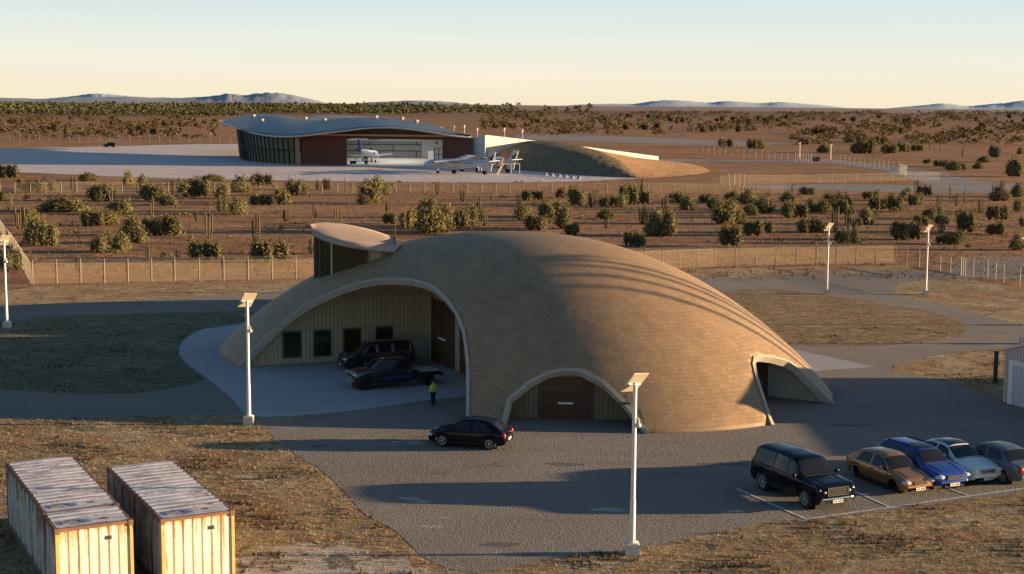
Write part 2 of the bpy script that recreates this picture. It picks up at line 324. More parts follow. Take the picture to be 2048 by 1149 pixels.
# ------------------------------------------------------------------ mesh helpers
class MB:
    def __init__(s): s.v = []; s.f = []; s.uv = None
    def add(s, vs, fs):
        b = len(s.v); s.v += [Vector(v) for v in vs]; s.f += [tuple(i + b for i in f) for f in fs]; return s
    def box(s, c, d, rot=None):
        c = Vector(c); vs = []
        for x in (-.5, .5):
            for y in (-.5, .5):
                for z in (-.5, .5):
                    p = Vector((x * d[0], y * d[1], z * d[2])); vs.append(c + (rot @ p if rot else p))
        return s.add(vs, [(0, 1, 3, 2), (4, 6, 7, 5), (0, 4, 5, 1), (2, 3, 7, 6), (0, 2, 6, 4), (1, 5, 7, 3)])
    def tube(s, pts, r, n=8, caps=True):
        pts = [Vector(p) for p in pts]; m = len(pts)
        rs = r if isinstance(r, (list, tuple)) else [r] * m
        vs = []; fs = []
        for i, p in enumerate(pts):
            t = (pts[min(i + 1, m - 1)] - pts[max(i - 1, 0)]).normalized()
            a = t.cross(Vector((0, 0, 1)) if abs(t.z) < .95 else Vector((0, 1, 0))).normalized(); b = t.cross(a)
            for k in range(n):
                w = 2 * math.pi * k / n; vs.append(p + (a * math.cos(w) + b * math.sin(w)) * rs[i])
        for i in range(m - 1):
            for k in range(n):
                fs.append((i * n + k, i * n + (k + 1) % n, (i + 1) * n + (k + 1) % n, (i + 1) * n + k))
        if caps: fs += [tuple(range(n))[::-1], tuple((m - 1) * n + k for k in range(n))]
        return s.add(vs, fs)
    def grid(s, rows, closed=False):
        m = len(rows[0]); vs = [p for r in rows for p in r]; fs = []
        for i in range(len(rows) - 1):
            for k in range(m if closed else m - 1):
                k2 = (k + 1) % m
                fs.append((i * m + k, i * m + k2, (i + 1) * m + k2, (i + 1) * m + k))
        return s.add(vs, fs)
    def prism(s, poly, z0, z1):
        n = len(poly)
        vs = [(p[0], p[1], z0) for p in poly] + [(p[0], p[1], z1) for p in poly]
        fs = [tuple(range(n))[::-1], tuple(range(n, 2 * n))] + [(i, (i + 1) % n, n + (i + 1) % n, n + i) for i in range(n)]
        return s.add(vs, fs)
    def sphere(s, c, r, nu=10, nv=7):
        r = r if isinstance(r, (tuple, list)) else (r, r, r); c = Vector(c)
        rows = []
        for i in range(nv + 1):
            a = math.pi * i / nv
            rows.append([c + Vector((r[0] * math.sin(a) * math.cos(2 * math.pi * k / nu), r[1] * math.sin(a) * math.sin(2 * math.pi * k / nu), -r[2] * math.cos(a))) for k in range(nu)])
        return s.grid(rows, True)
    def mesh(s, name, mat, inv=None, smooth=None, merge=0):
        me = bpy.data.meshes.new(name)
        me.from_pydata([tuple(inv @ v) for v in s.v] if inv else [tuple(v) for v in s.v], [], s.f)
        if merge:
            bm = bmesh.new(); bm.from_mesh(me); bmesh.ops.remove_doubles(bm, verts=bm.verts, dist=merge); bm.to_mesh(me); bm.free()
        if s.uv:
            ul = me.uv_layers.new(name='UVMap'); k = 0
            for f in s.uv:
                for u in f: ul.data[k].uv = u; k += 1
        for m in (mat if isinstance(mat, list) else [mat]): me.materials.append(m)
        if smooth is not None:
            me.shade_smooth()
            me.set_sharp_from_angle(angle=rad(smooth))
        me.update(); return me
    def build(s, name, mat, parent=None, world=False, smooth=None, merge=0):
        inv = parent.matrix_basis.inverted() if (parent is not None and world) else None
        o = bpy.data.objects.new(name, s.mesh(name, mat, inv, smooth, merge)); col.objects.link(o)
        if parent is not None: o.parent = parent
        return o

def tag(o, label=None, cat=None, group=None, kind=None):
    for k, v in (('label', label), ('category', cat), ('group', group), ('kind', kind)):
        if v: o[k] = v
    return o
def empty(name, loc, rz, label, cat, group=None):
    o = bpy.data.objects.new(name, None); col.objects.link(o); o.empty_display_size = .3
    o.location = loc; o.rotation_euler = (0, 0, rz); return tag(o, label, cat, group)
def copy_tree(o, parent=None):
    c = o.copy(); col.objects.link(c)
    if parent is not None: c.parent = parent
    for ch in o.children: copy_tree(ch, c)
    return c
def catmull(pts, k=4, closed=False):
    out = []; n = len(pts); P = [Vector(p) for p in pts]
    for i in range(n if closed else n - 1):
        if closed: a, b, c, d = (P[(i + j) % n] for j in (-1, 0, 1, 2))
        else: a, b, c, d = P[max(i - 1, 0)], P[i], P[i + 1], P[min(i + 2, n - 1)]
        for t in range(k):
            t /= k
            out.append(.5 * ((2 * b) + (c - a) * t + (2 * a - 5 * b + 4 * c - d) * t * t + (3 * b - a - 3 * c + d) * t ** 3))
    if not closed: out.append(P[-1])
    return out
def sheet(name, pts, z, mat, kind='structure', label=None):      # a level sheet with the outline pts
    bm = bmesh.new()
    f = bm.faces.new([bm.verts.new((p[0], p[1], z)) for p in pts])
    bmesh.ops.triangulate(bm, faces=[f])
    for f in bm.faces:
        if f.normal.z < 0: f.normal_flip()
    me = bpy.data.meshes.new(name); bm.to_mesh(me); bm.free(); me.materials.append(mat)
    o = bpy.data.objects.new(name, me); col.objects.link(o); return tag(o, label, None, None, kind)
def inpoly(x, y, poly):
    c = False; j = len(poly) - 1
    for i in range(len(poly)):
        a, b = poly[i], poly[j]
        if (a[1] > y) != (b[1] > y) and x < (b[0] - a[0]) * (y - a[1]) / (b[1] - a[1]) + a[0]: c = not c
        j = i
    return c
def wallstrip(pts, tops, bottoms=None, uvs=1.0):                  # vertical wall along ground points, uv in metres
    m = MB(); m.uv = []; u = 0; k = len(pts)
    us = [0]
    for a, b in zip(pts[:-1], pts[1:]): us.append(us[-1] + math.hypot(b[0] - a[0], b[1] - a[1]))
    for i in range(k - 1):
        a, b = pts[i], pts[i + 1]; za = bottoms[i] if bottoms else 0; zb = bottoms[i + 1] if bottoms else 0
        m.add([(a[0], a[1], za), (b[0], b[1], zb), (b[0], b[1], tops[i + 1]), (a[0], a[1], tops[i])], [(0, 1, 2, 3)])
        m.uv.append([(us[i], za), (us[i + 1], zb), (us[i + 1], tops[i + 1]), (us[i], tops[i])])
    return m
def lerp(a, b, t): return a + (b - a) * t

def ragged(pts, amp=.16, step=.6):
    rnd = random.Random(4); out = []
    for a, b in zip(pts[:-1], pts[1:]):
        L = (b - a).length
        if L > 60: out.append(a); continue
        n = max(1, int(L / step)); d = (b - a) / max(L, 1e-6); w = Vector((-d.y, d.x, 0))
        for i in range(n): out.append(lerp(a, b, i / n) + w * (rnd.gauss(0, amp) * .6 if (i or len(out) < 2) else 0))
    out.append(pts[-1]); return out
SUNE, SKYS, SKYMODE = 14.0, 0.165, True
HORIZON = [(0, (.94, .82, .58)), (.2, (.93, .865, .69)), (.45, (.83, .87, .78)), (.73, (.67, .80, .81)), (1, (.32, .48, .58))]
# ------------------------------------------------------------------ ground, roads, paving
def px(l): return [G(*p) for p in l]
me = bpy.data.meshes.new('ground'); S = 60000
xs = [-S, -6000, -600, -150, 0, 150, 600, 6000, S]; ys = [-2000, -100, 0, 60, 140, 300, 700, 2500, 8000, S]
me.from_pydata([(x, y, 0) for y in ys for x in xs], [], [(j * 9 + i, j * 9 + i + 1, j * 9 + i + 10, j * 9 + i + 9) for j in range(9) for i in range(8)])
me.materials.append(MT['ground']); g = bpy.data.objects.new('ground', me); col.objects.link(g); tag(g, 'reddish brown desert floor', kind='structure')

comp = px([(-420, 560), (0, 585), (66, 574), (350, 566), (640, 560), (1000, 552), (1290, 545), (1450, 537), (1650, 533), (1800, 531), (1925, 556), (2010, 572), (2200, 592)])
comp += [Vector((60, 60, 0)), Vector((45, 18, 0)), Vector((-45, 18, 0)), Vector((-70, 60, 0))]
sheet('lawn', comp, .004, MT['grass'], label='dry tan grass inside the compound')
asph = catmull(px([(-500, 622), (0, 611), (150, 606), (300, 600), (420, 593), (520, 586), (640, 576), (1000, 566), (1300, 560), (1450, 556), (1560, 551), (1700, 547), (1800, 544), (1880, 545)]), 4)
asph += catmull(px([(1900, 540), (1925, 524), (1985, 516), (2300, 508)]), 3)
asph += catmull(px([(2300, 560), (2048, 560), (1975, 557), (1900, 559), (1830, 562), (1790, 572), (1785, 583), (1830, 601), (1905, 613), (1965, 631), (2048, 650), (2300, 700)]), 4)
asph += catmull(px([(2300, 690), (2048, 690)]), 2)
asph += catmull(px([(2010, 697), (1920, 706), (1850, 716), (1782, 738), (1830, 752), (1900, 766), (1960, 787), (2006, 806)]), 4)
asph += [Vector((40, 96, 0)), Vector((46, 84, 0))]
asph += px([(2300, 948), (2048, 986)])
asph += catmull(px([(1612, 1042), (1540, 1046), (1450, 1062), (1350, 1083), (1260, 1100), (1170, 1108), (1090, 1121), (1000, 1141), (950, 1146), (905, 1140), (870, 1126), (840, 1110), (790, 1062), (730, 1030), (690, 985), (640, 940), (575, 900), (540, 868), (498, 845), (440, 832), (280, 833), (150, 838), (0, 838), (-500, 835)]), 4)
asph += px([(-500, 772)])
asph += catmull(px([(-460, 772), (0, 779)]), 2)
asph = ragged(asph)
sheet('road', asph, .012, MT['asphalt'], label='grey gravelly asphalt yard and ring road')
isl = catmull(px([(-500, 650), (0, 643), (60, 637), (150, 631), (300, 627), (470, 623), (560, 622), (520, 640), (440, 652), (392, 664), (362, 685), (357, 705), (368, 728), (392, 746), (406, 760), (360, 774), (280, 786), (140, 789), (0, 780), (-500, 772)]), 4)
isl = ragged(isl)
sheet('lawn', isl, .018, MT['lawngreen'], label='oval grass island left of the dome')
isl2 = catmull(px([(1380, 600), (1455, 583), (1530, 578), (1600, 584), (1655, 592), (1740, 603), (1830, 618), (1900, 635), (1931, 655), (1918, 671), (1850, 685), (1760, 692), (1680, 693), (1600, 691), (1480, 680), (1380, 650)]), 4, True)
isl2 = ragged(isl2 + [isl2[0]])[:-1]
sheet('lawn', isl2, .018, MT['lawn'], label='oval grass island right of the dome')
pad = catmull(px([(640, 610), (540, 640), (440, 655), (400, 661), (368, 682), (358, 703), (372, 725), (420, 762), (465, 800), (496, 830), (560, 834), (680, 825), (760, 815), (860, 801), (960, 792)]), 4)
pad += px([(1000, 740)]) + [Vector((8, 118, 0))] + px([(1480, 680), (1590, 700), (1752, 735), (1640, 742), (1560, 760), (1400, 700)]) + [Vector((2, 122, 0))]
sheet('pavement', pad, .022, MT['pad'], label='pale concrete apron of the dome')
prnd = random.Random(8)
def patch_(x, y, w, d, mat, lab):
    p = G(x, y); a = [(p.x + w * prnd.uniform(.6, 1.1) * math.cos(k * .524), p.y + d * prnd.uniform(.5, 1.2) * math.sin(k * .524), 0) for k in range(12)]
    sheet('pavement_patch', catmull(a, 3, True), .0165, mat, label=lab)
MT['wornpale'] = m_asphalt('worn_pale_asphalt', (.24, .225, .21), (.34, .32, .30), 8, .5, .7, .06); MT['worndark'] = m_asphalt('dark_patched_asphalt', (.10, .09, .085), (.14, .125, .118), 10, .3, .8, .08)
for a in ((818, 998, .8, .35), (845, 1004, .6, .3), (862, 1054, .75, .3), (885, 1037, .35, .2), (835, 886, .5, .35), (790, 884, .5, .3), (1220, 1020, 1.0, .4)): patch_(*a, MT['wornpale'], 'pale worn patch on the asphalt')
for a in ((640, 893, .6, .4), (775, 881, 1.0, .35), (1450, 930, 1.6, .6), (1700, 850, 1.8, .8), (1130, 930, 1.2, .4), (1000, 1090, .9, .4)): patch_(*a, MT['worndark'], 'dark repaired patch on the asphalt')
# parking bay lines
dP = (G(1612, 1039.5) - G(1471.5, 977.8)).normalized(); dQ = (G(2048, 977.8) - G(1612, 1039.5)).normalized()
def line(a, b, w, lab):
    d = (b - a).normalized(); n = Vector((-d.y, d.x, 0)) * w / 2
    k = 10; m = MB()
    m.grid([[a + (b - a) * (i / k) - n, a + (b - a) * (i / k) + n] for i in range(k + 1)])
    for v in m.v: v.z = .027
    tag(m.build('road_marking', MT['line']), lab, kind='structure')
c0 = G(1612, 1039.5)
line(c0 - dQ * .08, c0 + dQ * 24, .17, 'white line along the front of the parking bays')
e2 = G(1781.6, 1016) 
line(G(1471.5, 977.8), c0 - dP * .12, .17, 'white parking line on the near side of the large black suv')
line(G(1700, 980), e2 - dP * .12, .17, 'white parking line between the black suv and the gold hatchback')
stp = (e2 - c0).length
for k, lab in ((2, 'white parking line beside the blue car'), (3, 'white parking line beside the white car'), (4, 'white parking line beside the grey car')):
    q = c0 + dQ * stp * k
    line(q - dP * 6.3, q - dP * .12, .17, lab)
# aircraft apron and the far roads
ap = catmull(px([(-600, 298), (0, 297), (220, 293), (400, 289), (560, 288)]), 3) + px([(900, 300), (1000, 318), (1275, 352)])
ap += catmull(px([(1278, 357), (1250, 359), (1100, 365), (900, 365), (600, 362), (330, 357), (100, 348), (0, 345), (-600, 338)]), 3)
sheet('pavement', ap, .03, MT['apron'], label='broad pale aircraft apron before the hangar')
sheet('road', catmull(px([(1300, 319), (1420, 320), (1580, 320), (1650, 319), (1750, 328), (1830, 338), (1900, 350), (1960, 362), (2060, 369), (2400, 376), (2400, 400), (2060, 391), (1940, 384), (1860, 372), (1800, 352), (1740, 338), (1650, 326), (1580, 325), (1420, 324), (1300, 323)]), 3, True), .03, MT['farroad'], label='road from the hangar through the far gates')
sheet('road', catmull(px([(1490, 372), (1700, 369), (1860, 373), (1952, 384.5), (1930, 387), (1750, 384), (1600, 379), (1490, 377)]), 3, True), .02, MT['farroad'], label='desert road beyond the apron fence')
sheet('road', catmull(px([(1060, 268), (1400, 279), (1565, 286), (1565, 291.5), (1400, 290), (1060, 279)]), 3, True), .03, MT['farroad'], label='distant runway strip')
# ------------------------------------------------------------------ hills
def hills(pts, Y, depth, mat, lab, rough):
    top = [D(p[0], p[1], Y) for p in catmull([(a, b, 0) for a, b in pts], 6)]
    rows = []; rnd = random.Random(len(pts))
    for j in range(13):
        t = j / 12; prof = math.sin(min(1, t / .6) * math.pi / 2) ** 1.4 if t < .6 else math.cos((t - .6) / .4 * math.pi / 2)
        rows.append([Vector((p.x * (1 + (t - .6) * depth / Y), Y + (t - .6) * depth, max(-40, p.z * prof + (rnd.random() - .5) * rough * max(p.z, 20) * (0 if j in (0,) else prof) * .25 - (30 if j in (0, 12) else 0)))) for p in top])
    m = MB(); m.grid(rows)
    tag(m.build('hills', mat, smooth=80), lab, kind='structure')
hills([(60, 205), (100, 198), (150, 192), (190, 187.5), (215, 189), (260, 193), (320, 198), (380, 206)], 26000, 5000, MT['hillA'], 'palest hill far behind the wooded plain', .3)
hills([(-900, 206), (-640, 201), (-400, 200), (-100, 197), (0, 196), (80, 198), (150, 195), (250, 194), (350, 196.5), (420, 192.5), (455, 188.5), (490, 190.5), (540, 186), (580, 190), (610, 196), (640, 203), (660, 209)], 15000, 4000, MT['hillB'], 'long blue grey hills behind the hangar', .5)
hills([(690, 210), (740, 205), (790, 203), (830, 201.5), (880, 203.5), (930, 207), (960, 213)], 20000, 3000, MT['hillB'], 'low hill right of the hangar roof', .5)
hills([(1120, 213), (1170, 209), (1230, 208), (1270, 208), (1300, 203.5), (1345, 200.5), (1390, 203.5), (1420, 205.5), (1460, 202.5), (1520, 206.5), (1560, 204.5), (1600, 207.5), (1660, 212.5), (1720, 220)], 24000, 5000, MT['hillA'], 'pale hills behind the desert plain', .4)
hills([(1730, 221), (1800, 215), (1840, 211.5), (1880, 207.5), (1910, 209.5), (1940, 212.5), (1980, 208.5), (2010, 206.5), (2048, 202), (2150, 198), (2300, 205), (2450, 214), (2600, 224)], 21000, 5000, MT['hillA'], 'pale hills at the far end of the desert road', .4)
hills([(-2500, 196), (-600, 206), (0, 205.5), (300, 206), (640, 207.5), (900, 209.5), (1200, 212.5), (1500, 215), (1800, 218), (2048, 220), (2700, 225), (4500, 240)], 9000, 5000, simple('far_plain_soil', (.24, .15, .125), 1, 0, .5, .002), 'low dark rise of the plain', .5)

# ------------------------------------------------------------------ the domed building
PD = (-1.3716, 108.264, 25.8599, 15.4811, -0.5671, 0.2546, -0.1366, 4.4085, 10.2874, 2.2044, 0.8989)
cx, cy, ea, eb, erot, ek, eox, eoy, eh, ep, eq = PD
ec, es = math.cos(erot), math.sin(erot)
def rho_at(x, y):
    dx, dy = x - cx, y - cy; lx = ec * dx + es * dy; ly = -es * dx + ec * dy
    lo, hi = 1e-4, 3.0
    for _ in range(34):
        m = (lo + hi) / 2; X = (lx - eox * (1 - m)) / (ea * m); Y = (ly - eoy * (1 - m)) / (eb * m)
        cl = max(-.999, min(.999, X))
        if X * X + (Y / (1 + ek * cl)) ** 2 > 1: lo = m
        else: hi = m
    return hi
def hz(x, y):
    r = rho_at(x, y); return eh * (1 - r ** ep) ** eq if r < 1 else -10 * (r - 1)
def dpt(r, t):
    bx = ea * math.cos(t) * r + eox * (1 - r); by = eb * math.sin(t) * (1 + ek * math.cos(t)) * r + eoy * (1 - r)
    return cx + ec * bx - es * by, cy + es * bx + ec * by
def hit(pxx, py):
    d = ray(pxx, py); t = 78.0
    while t < 145:
        P = CAM + d * t
        if P.z < 11.5 and P.z <= hz(P.x, P.y): break
        t += .3
    else: return None
    lo, hi = t - .3, t
    for _ in range(16):
        m = (lo + hi) / 2; P = CAM + d * m
        if P.z <= hz(P.x, P.y): hi = m
        else: lo = m
    return CAM + d * hi
def dnorm(x, y):
    e = .05; return Vector((-(hz(x + e, y) - hz(x - e, y)) / (2 * e), -(hz(x, y + e) - hz(x, y - e)) / (2 * e), 1)).normalized()
def cr(l, s, ox, oy): return [(ox + x / s, oy + y / s) for x, y in l]
A1 = cr([(180, 760), (240, 685), (300, 622), (365, 560), (440, 495), (520, 440), (600, 400), (690, 362), (780, 333), (870, 317), (950, 315), (1025, 318), (1090, 333), (1145, 355), (1190, 395), (1235, 450), (1270, 515), (1290, 575), (1302, 650), (1310, 740), (1312, 850), (1310, 990)], 2.445, 400, 430)
A2 = cr([(258, 1020), (290, 900), (385, 822), (475, 775), (560, 757), (640, 765), (750, 820), (850, 915), (925, 1010), (975, 1090)], 2.445, 900, 430)
A3 = cr([(1575, 1030), (1535, 910), (1500, 800), (1485, 735), (1490, 700), (1520, 690), (1580, 697), (1650, 717), (1700, 750), (1780, 830), (1865, 920)], 2.445, 900, 430)
outs = [[(-9, 82), (-30, 92), (-25.5, 104.5)], [(8.9, 83), (4, 82), (-.9, 86)], [(26, 96.2), (26, 84), (17.2, 85)]]
arches = []
for A, o in zip((A1, A2, A3), outs):
    pts = []
    for a, b in zip(A[:-1], A[1:]):
        for k in range(3): 
            h_ = hit(lerp(a[0], b[0], k / 3), lerp(a[1], b[1], k / 3))
            if h_: pts.append(h_)
    h_ = hit(*A[-1])
    if h_: pts.append(h_)
    pts = [p for p in pts if p.z > .02]
    def ext(p, q):      # continue to the ground
        d = p - q; d = d / d.length; k = p + d * .05
        n = 0
        while rho_at(k.x, k.y) < 1.004 and n < 60: k = k + d * .12; n += 1
        return Vector((k.x, k.y, 0))
    pts = [ext(pts[0], pts[2])] + pts + [ext(pts[-1], pts[-3])]
    arches.append((pts, [(p.x, p.y) for p in pts] + list(o)))
NT = 200
rhos = [1 - (1 - i / 46) ** 1.25 * 1 for i in range(47)]
rhos = [r for r in rhos if r > .02][::-1]
V2 = []; E2 = []
for r in rhos:
    for k in range(NT): V2.append(dpt(r, 2 * math.pi * k / NT))
V2.append(dpt(.004, 0))
E2 += [(k, (k + 1) % NT) for k in range(NT)]
for pts, poly in arches:
    b = len(V2); V2 += [(p.x, p.y) for p in pts]; E2 += [(b + i, b + i + 1) for i in range(len(pts) - 1)]
res = delaunay_2d_cdt([Vector(v) for v in V2], E2, [], 0, 1e-4)
vs = [(v.x, v.y, max(0, hz(v.x, v.y))) for v in res[0]]
fs = []
for f in res[2]:
    mx_ = sum(vs[i][0] for i in f) / 3; my_ = sum(vs[i][1] for i in f) / 3
    if rho_at(mx_, my_) > 1.0: continue
    if any(inpoly(mx_, my_, poly) for _, poly in arches): continue
    a, b, c = (Vector(vs[i]) for i in f)
    if (b - a).cross(c - a).length < 1e-7: continue
    fs.append(tuple(f) if (b - a).cross(c - a).z > 0 else tuple(f)[::-1])
tab = {}
def duv(i):
    if i not in tab:
        x, y, z = vs[i]; dx, dy = x - cx, y - cy; lx = ec * dx + es * dy - eox * .0; ly = -es * dx + ec * dy
        r = min(1, rho_at(x, y))
        t = math.atan2((ly - eoy * (1 - r)) / eb, (lx - eox * (1 - r)) / ea) 
        t = (t - math.pi / 2) % (2 * math.pi)
        # arc length along the meridian
        L = 0; pz = 0
        n = 12
        for k in range(n):
            ra = 1 - (1 - r) * k / n; rb = 1 - (1 - r) * (k + 1) / n
            L += math.hypot((ra - rb) * 19, eh * ((1 - rb ** ep) ** eq - max(0, 1 - ra ** ep) ** eq))
        tab[i] = (t * 16.5, L)
    return tab[i]
dome_root = empty('domed_building', (cx, cy, 0), 0, 'large shingled dome with three arched openings and a raised lookout', 'building')
dm = MB(); dm.v = [Vector(v) for v in vs]; dm.f = fs; dm.uv = []
for f in fs:
    u = [duv(i) for i in f]
    if max(a[0] for a in u) - min(a[0] for a in u) > 50: u = [(a[0] + (2 * math.pi * 16.5 if a[0] < 50 else 0), a[1]) for a in u]
    dm.uv.append(u)
shell = dm.build('shell', [MT['shingle'], MT['concrete']], dome_root, True, smooth=60)
sm = shell.modifiers.new('thickness', 'SOLIDIFY'); sm.thickness = .4; sm.offset = -1; sm.material_offset = 1; sm.material_offset_rim = 1
# loose vertices away
bm = bmesh.new(); bm.from_mesh(shell.data); bmesh.ops.delete(bm, geom=[v for v in bm.verts if not v.link_faces], context='VERTS'); bm.to_mesh(shell.data); bm.free()
labs = ['pale rim of the wide courtyard arch', 'pale rim of the front door arch', 'pale rim of the right hand porch arch']
for (pts, _), lb in zip(arches, labs):
    m = MB(); rows = []
    for i, p in enumerate(pts):
        T = (pts[min(i + 1, len(pts) - 1)] - pts[max(i - 1, 0)]).normalized(); q = p
        nn = dnorm(q.x, q.y) if rho_at(q.x, q.y) < .995 else dnorm(pts[1 if i < 5 else -2].x, pts[1 if i < 5 else -2].y)
        B = T.cross(nn).normalized(); nn = B.cross(T).normalized()
        rows.append([p + B * sx * .115 + nn * sn for sx, sn in ((-1, -.42), (-1, .07), (1, .07), (1, -.42))])
    for r in (rows[0], rows[-1]):
        for v in r: v.z = max(v.z, -.05)
    m.grid(rows, True)
    o = m.build('arch_rim', MT['trimc'], dome_root, True, smooth=25); o['label'] = lb
def dwall(name, a, b, mat, n=24, low=.42, parent=dome_root, extra=None):
    pts = [lerp(Vector(a), Vector(b), i / n) for i in range(n + 1)]
    tops = [max(.02, hz(p.x, p.y) - low) for p in pts]
    m = wallstrip(pts, tops); return m.build(name, mat, parent, True, merge=.001)
W1, W2, W3 = G(495, 734), G(842, 712), G(925, 747)
W0 = W1 + (W1 - W2) * .06; W4 = W3 + (W3 - W2) * .75
dwall('courtyard_wall', W0, W2, MT['batten']); dwall('courtyard_wall', W2 + (W3 - W2) * .002, W4, MT['batten'])
def rect_on(name, a, b, u0, u1, z0, z1, mat, th=.06, parent=dome_root, off=.03):
    d = (b - a).normalized(); n = Vector((d.y, -d.x, 0))
    if n.dot(CAM - a) < 0: n = -n
    c = a + d * (u0 + u1) / 2 + n * (off + th / 2 - .02) + Vector((0, 0, (z0 + z1) / 2))
    m = MB(); m.box((0, 0, 0), (u1 - u0, th, z1 - z0)); R_ = Matrix((d, n, Vector((0, 0, 1)))).transposed()
    m.v = [c + R_ @ v for v in m.v]; m.uv = None
    bb = MB(); bb.v = m.v; bb.f = m.f
    bb.uv = []
    for f in bb.f: bb.uv.append([((m.v[i] - a).dot(d), m.v[i].z) for i in f])
    return bb.build(name, mat, parent, True)
def ucoord(pxx, py, a, b):
    p = onplane(pxx, py, a, b); return (p - a).dot((b - a).normalized()), p.z
def rect2(name, a, b, u0, u1, z0, z1, mat, th, off, part=None):
    o = rect_on(name, a, b, u0, u1, z0, z1, mat, th, dome_root, off)
    if part is not None: o.parent = part
    return o
for x0, y0, x1, y1 in ((568, 667, 599, 714), (629, 664, 659, 711), (689, 661, 718, 708), (754, 657, 782, 684)):
    u0, zt = ucoord(x0, y0, W0, W2); u1, _ = ucoord(x1, y0, W0, W2); _, zb = ucoord(x0, y1, W0, W2)
    fr = rect2('window', W0, W2, u0 - .13, u1 + .13, zb - .13, zt + .13, MT['frame'], .06, .03)
    rect2('pane', W0, W2, u0, u1, zb, zt, MT['darkglass'], .05, .07, fr)
# doors in the side wall of the courtyard
u0, _ = ucoord(866, 719, W2, W4); u1, _ = ucoord(908, 739, W2, W4); _, zt = ucoord(866, 597, W2, W4)
dr = rect2('door', W2, W4, u0, u1, .02, zt, MT['doorwood'], .08, .03); dr['label'] = 'tall brown plank door in the courtyard wall'
uh, zh = ucoord(880, 675, W2, W4); uh2, _ = ucoord(894, 680, W2, W4)
rect2('handle', W2, W4, uh, uh2, zh - .09, zh + .05, MT['white'], .1, .11, dr)
rect2('door_frame', W2, W4, u0 - .16, u0 - .002, 0, zt + .16, MT['frame'], .1, .03); rect2('door_frame', W2, W4, u1 + .002, u1 + .16, 0, zt + .16, MT['frame'], .1, .03)
u0, _ = ucoord(849, 710, W2, W4); u1, _ = ucoord(858, 714, W2, W4); _, zt = ucoord(849, 662, W2, W4)
dr = rect2('door', W2, W4, u0, u1, .02, zt, simple('grey_door', (.30, .31, .33), .5), .07, .03); dr['label'] = 'narrow grey service door in the courtyard corner'
u0, _ = ucoord(921, 745, W2, W4); _, zt = ucoord(866, 597, W2, W4)
dr = rect2('door', W2, W4, u0, u0 + 2.2, .02, zt, MT['doorwood'], .08, .03); dr['label'] = 'brown plank door next to the courtyard arch'
# front porch
B0, B1 = G(1012, 838.5), G(1272, 844)
dn = (B1 - B0).normalized(); nb = Vector((dn.y, -dn.x, 0)); nb = nb if nb.y > 0 else -nb
B0, B1 = B0 - dn * .5 + nb * .35, B1 + dn * 1.2 + nb * .35
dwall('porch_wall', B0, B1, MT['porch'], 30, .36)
u0, _ = ucoord(1082, 841, B0, B1); u1, _ = ucoord(1181, 841, B0, B1)
dr = rect2('door', B0, B1, u0, u1, .02, 2.75, MT['doorwood'], .08, .03); dr['label'] = 'wide brown plank door in the front arch'
uh, zh = ucoord(1116, 806, B0, B1); uh2, _ = ucoord(1146, 806, B0, B1)
rect2('handle', B0, B1, uh, uh2, zh - .05, zh + .07, MT['white'], .1, .11, dr)
for q in (u0 - .16, u1 + .002): rect2('door_frame', B0, B1, q, q + .158, 0, 2.92, MT['frame'], .1, .03)
# right porch: pale side wall and a dark end wall
C0, C1 = G(1535, 793), G(1652, 806)
dwall('porch_wall', C1 - (C0 - C1) * .0, C0, MT['concrete'], 24, .3)
dwall('interior_wall', W4, B0, MT['concrete'], 16, .45)  # unseen partition, added to stop sun leaking through the shell into the courtyard
C2 = C0 + Vector((-2.6, -2.2, 0))
dwall('porch_wall', C0 + Vector((-.01, -.01, 0)), C2, MT['doorwood'], 10, .45)
# hidden low vault, added behind the shell to lengthen its shadow on the left
m = MB(); rows = []; m.uv = None
for i in range(13):
    r = 1 - (i / 12) ** 1.6 * .97
    rows.append([Vector((3 + 15 * r * math.cos(2 * math.pi * k / 40), 136 + 14 * r * math.sin(2 * math.pi * k / 40), 5.6 * math.sqrt(max(0, 1 - r ** 4)))) for k in range(40)])
m.grid(rows, True); b = len(m.v) - 40; m.f.append(tuple(range(b, b + 40)))
m.uv = [[(math.atan2(m.v[i].y - 136, m.v[i].x - 3) * 15, m.v[i].z * 1.6) for i in f] for f in m.f]
m.build('rear_vault', MT['shingle'], dome_root, True, smooth=50)
# the raised lookout
Lp = [(-15.6, 114.6), (-15.1, 113.5), (-14.1, 112.6), (-12.5, 111.6), (-11.2, 111.2), (-10.1, 111.1), (-9.0, 111.9)]
tp = [(636, 470), (641, 473), (662, 480), (688, 487), (723, 492.5), (760, 498), (793, 502)]
fr_px = [(620, 455, 114.5), (627, 467, 113.2), (645, 474.5, 112), (668, 481.5, 111), (695, 488, 110.5), (723, 492.5, 110.3), (760, 497.5, 110.4), (792, 501.5, 111.0)]
bk_px = [(620, 453, 114.7), (633, 446, 117), (654, 444.3, 118.3), (686, 448, 118.8), (727, 456, 118), (760, 465.5, 116.8), (785, 475, 115.3), (806, 489, 113.2)]
FR = catmull([D(*p) for p in fr_px], 5); BK = catmull([D(*p) for p in bk_px], 5)
rows = [[lerp(a, b, t) for a, b in zip(FR, BK)] for t in (0, .12, .3, .5, .7, .88, 1)]
for r, t in zip(rows, (0, .12, .3, .5, .7, .88, 1)):
    for v in r: v.z += .25 * math.sin(math.pi * t)
m = MB(); m.grid([list(x) for x in zip(*rows)])
rf = m.build('lookout_roof', [simple('lookout_roof_membrane', (.46, .33, .24), .85, 0, .2, 1.0), MT['trimc']], dome_root, True, smooth=60)
sm = rf.modifiers.new('thickness', 'SOLIDIFY'); sm.thickness = .3; sm.offset = -1; sm.material_offset_rim = 1
bm = bmesh.new(); bm.from_mesh(rf.data); bmesh.ops.recalc_face_normals(bm, faces=bm.faces)
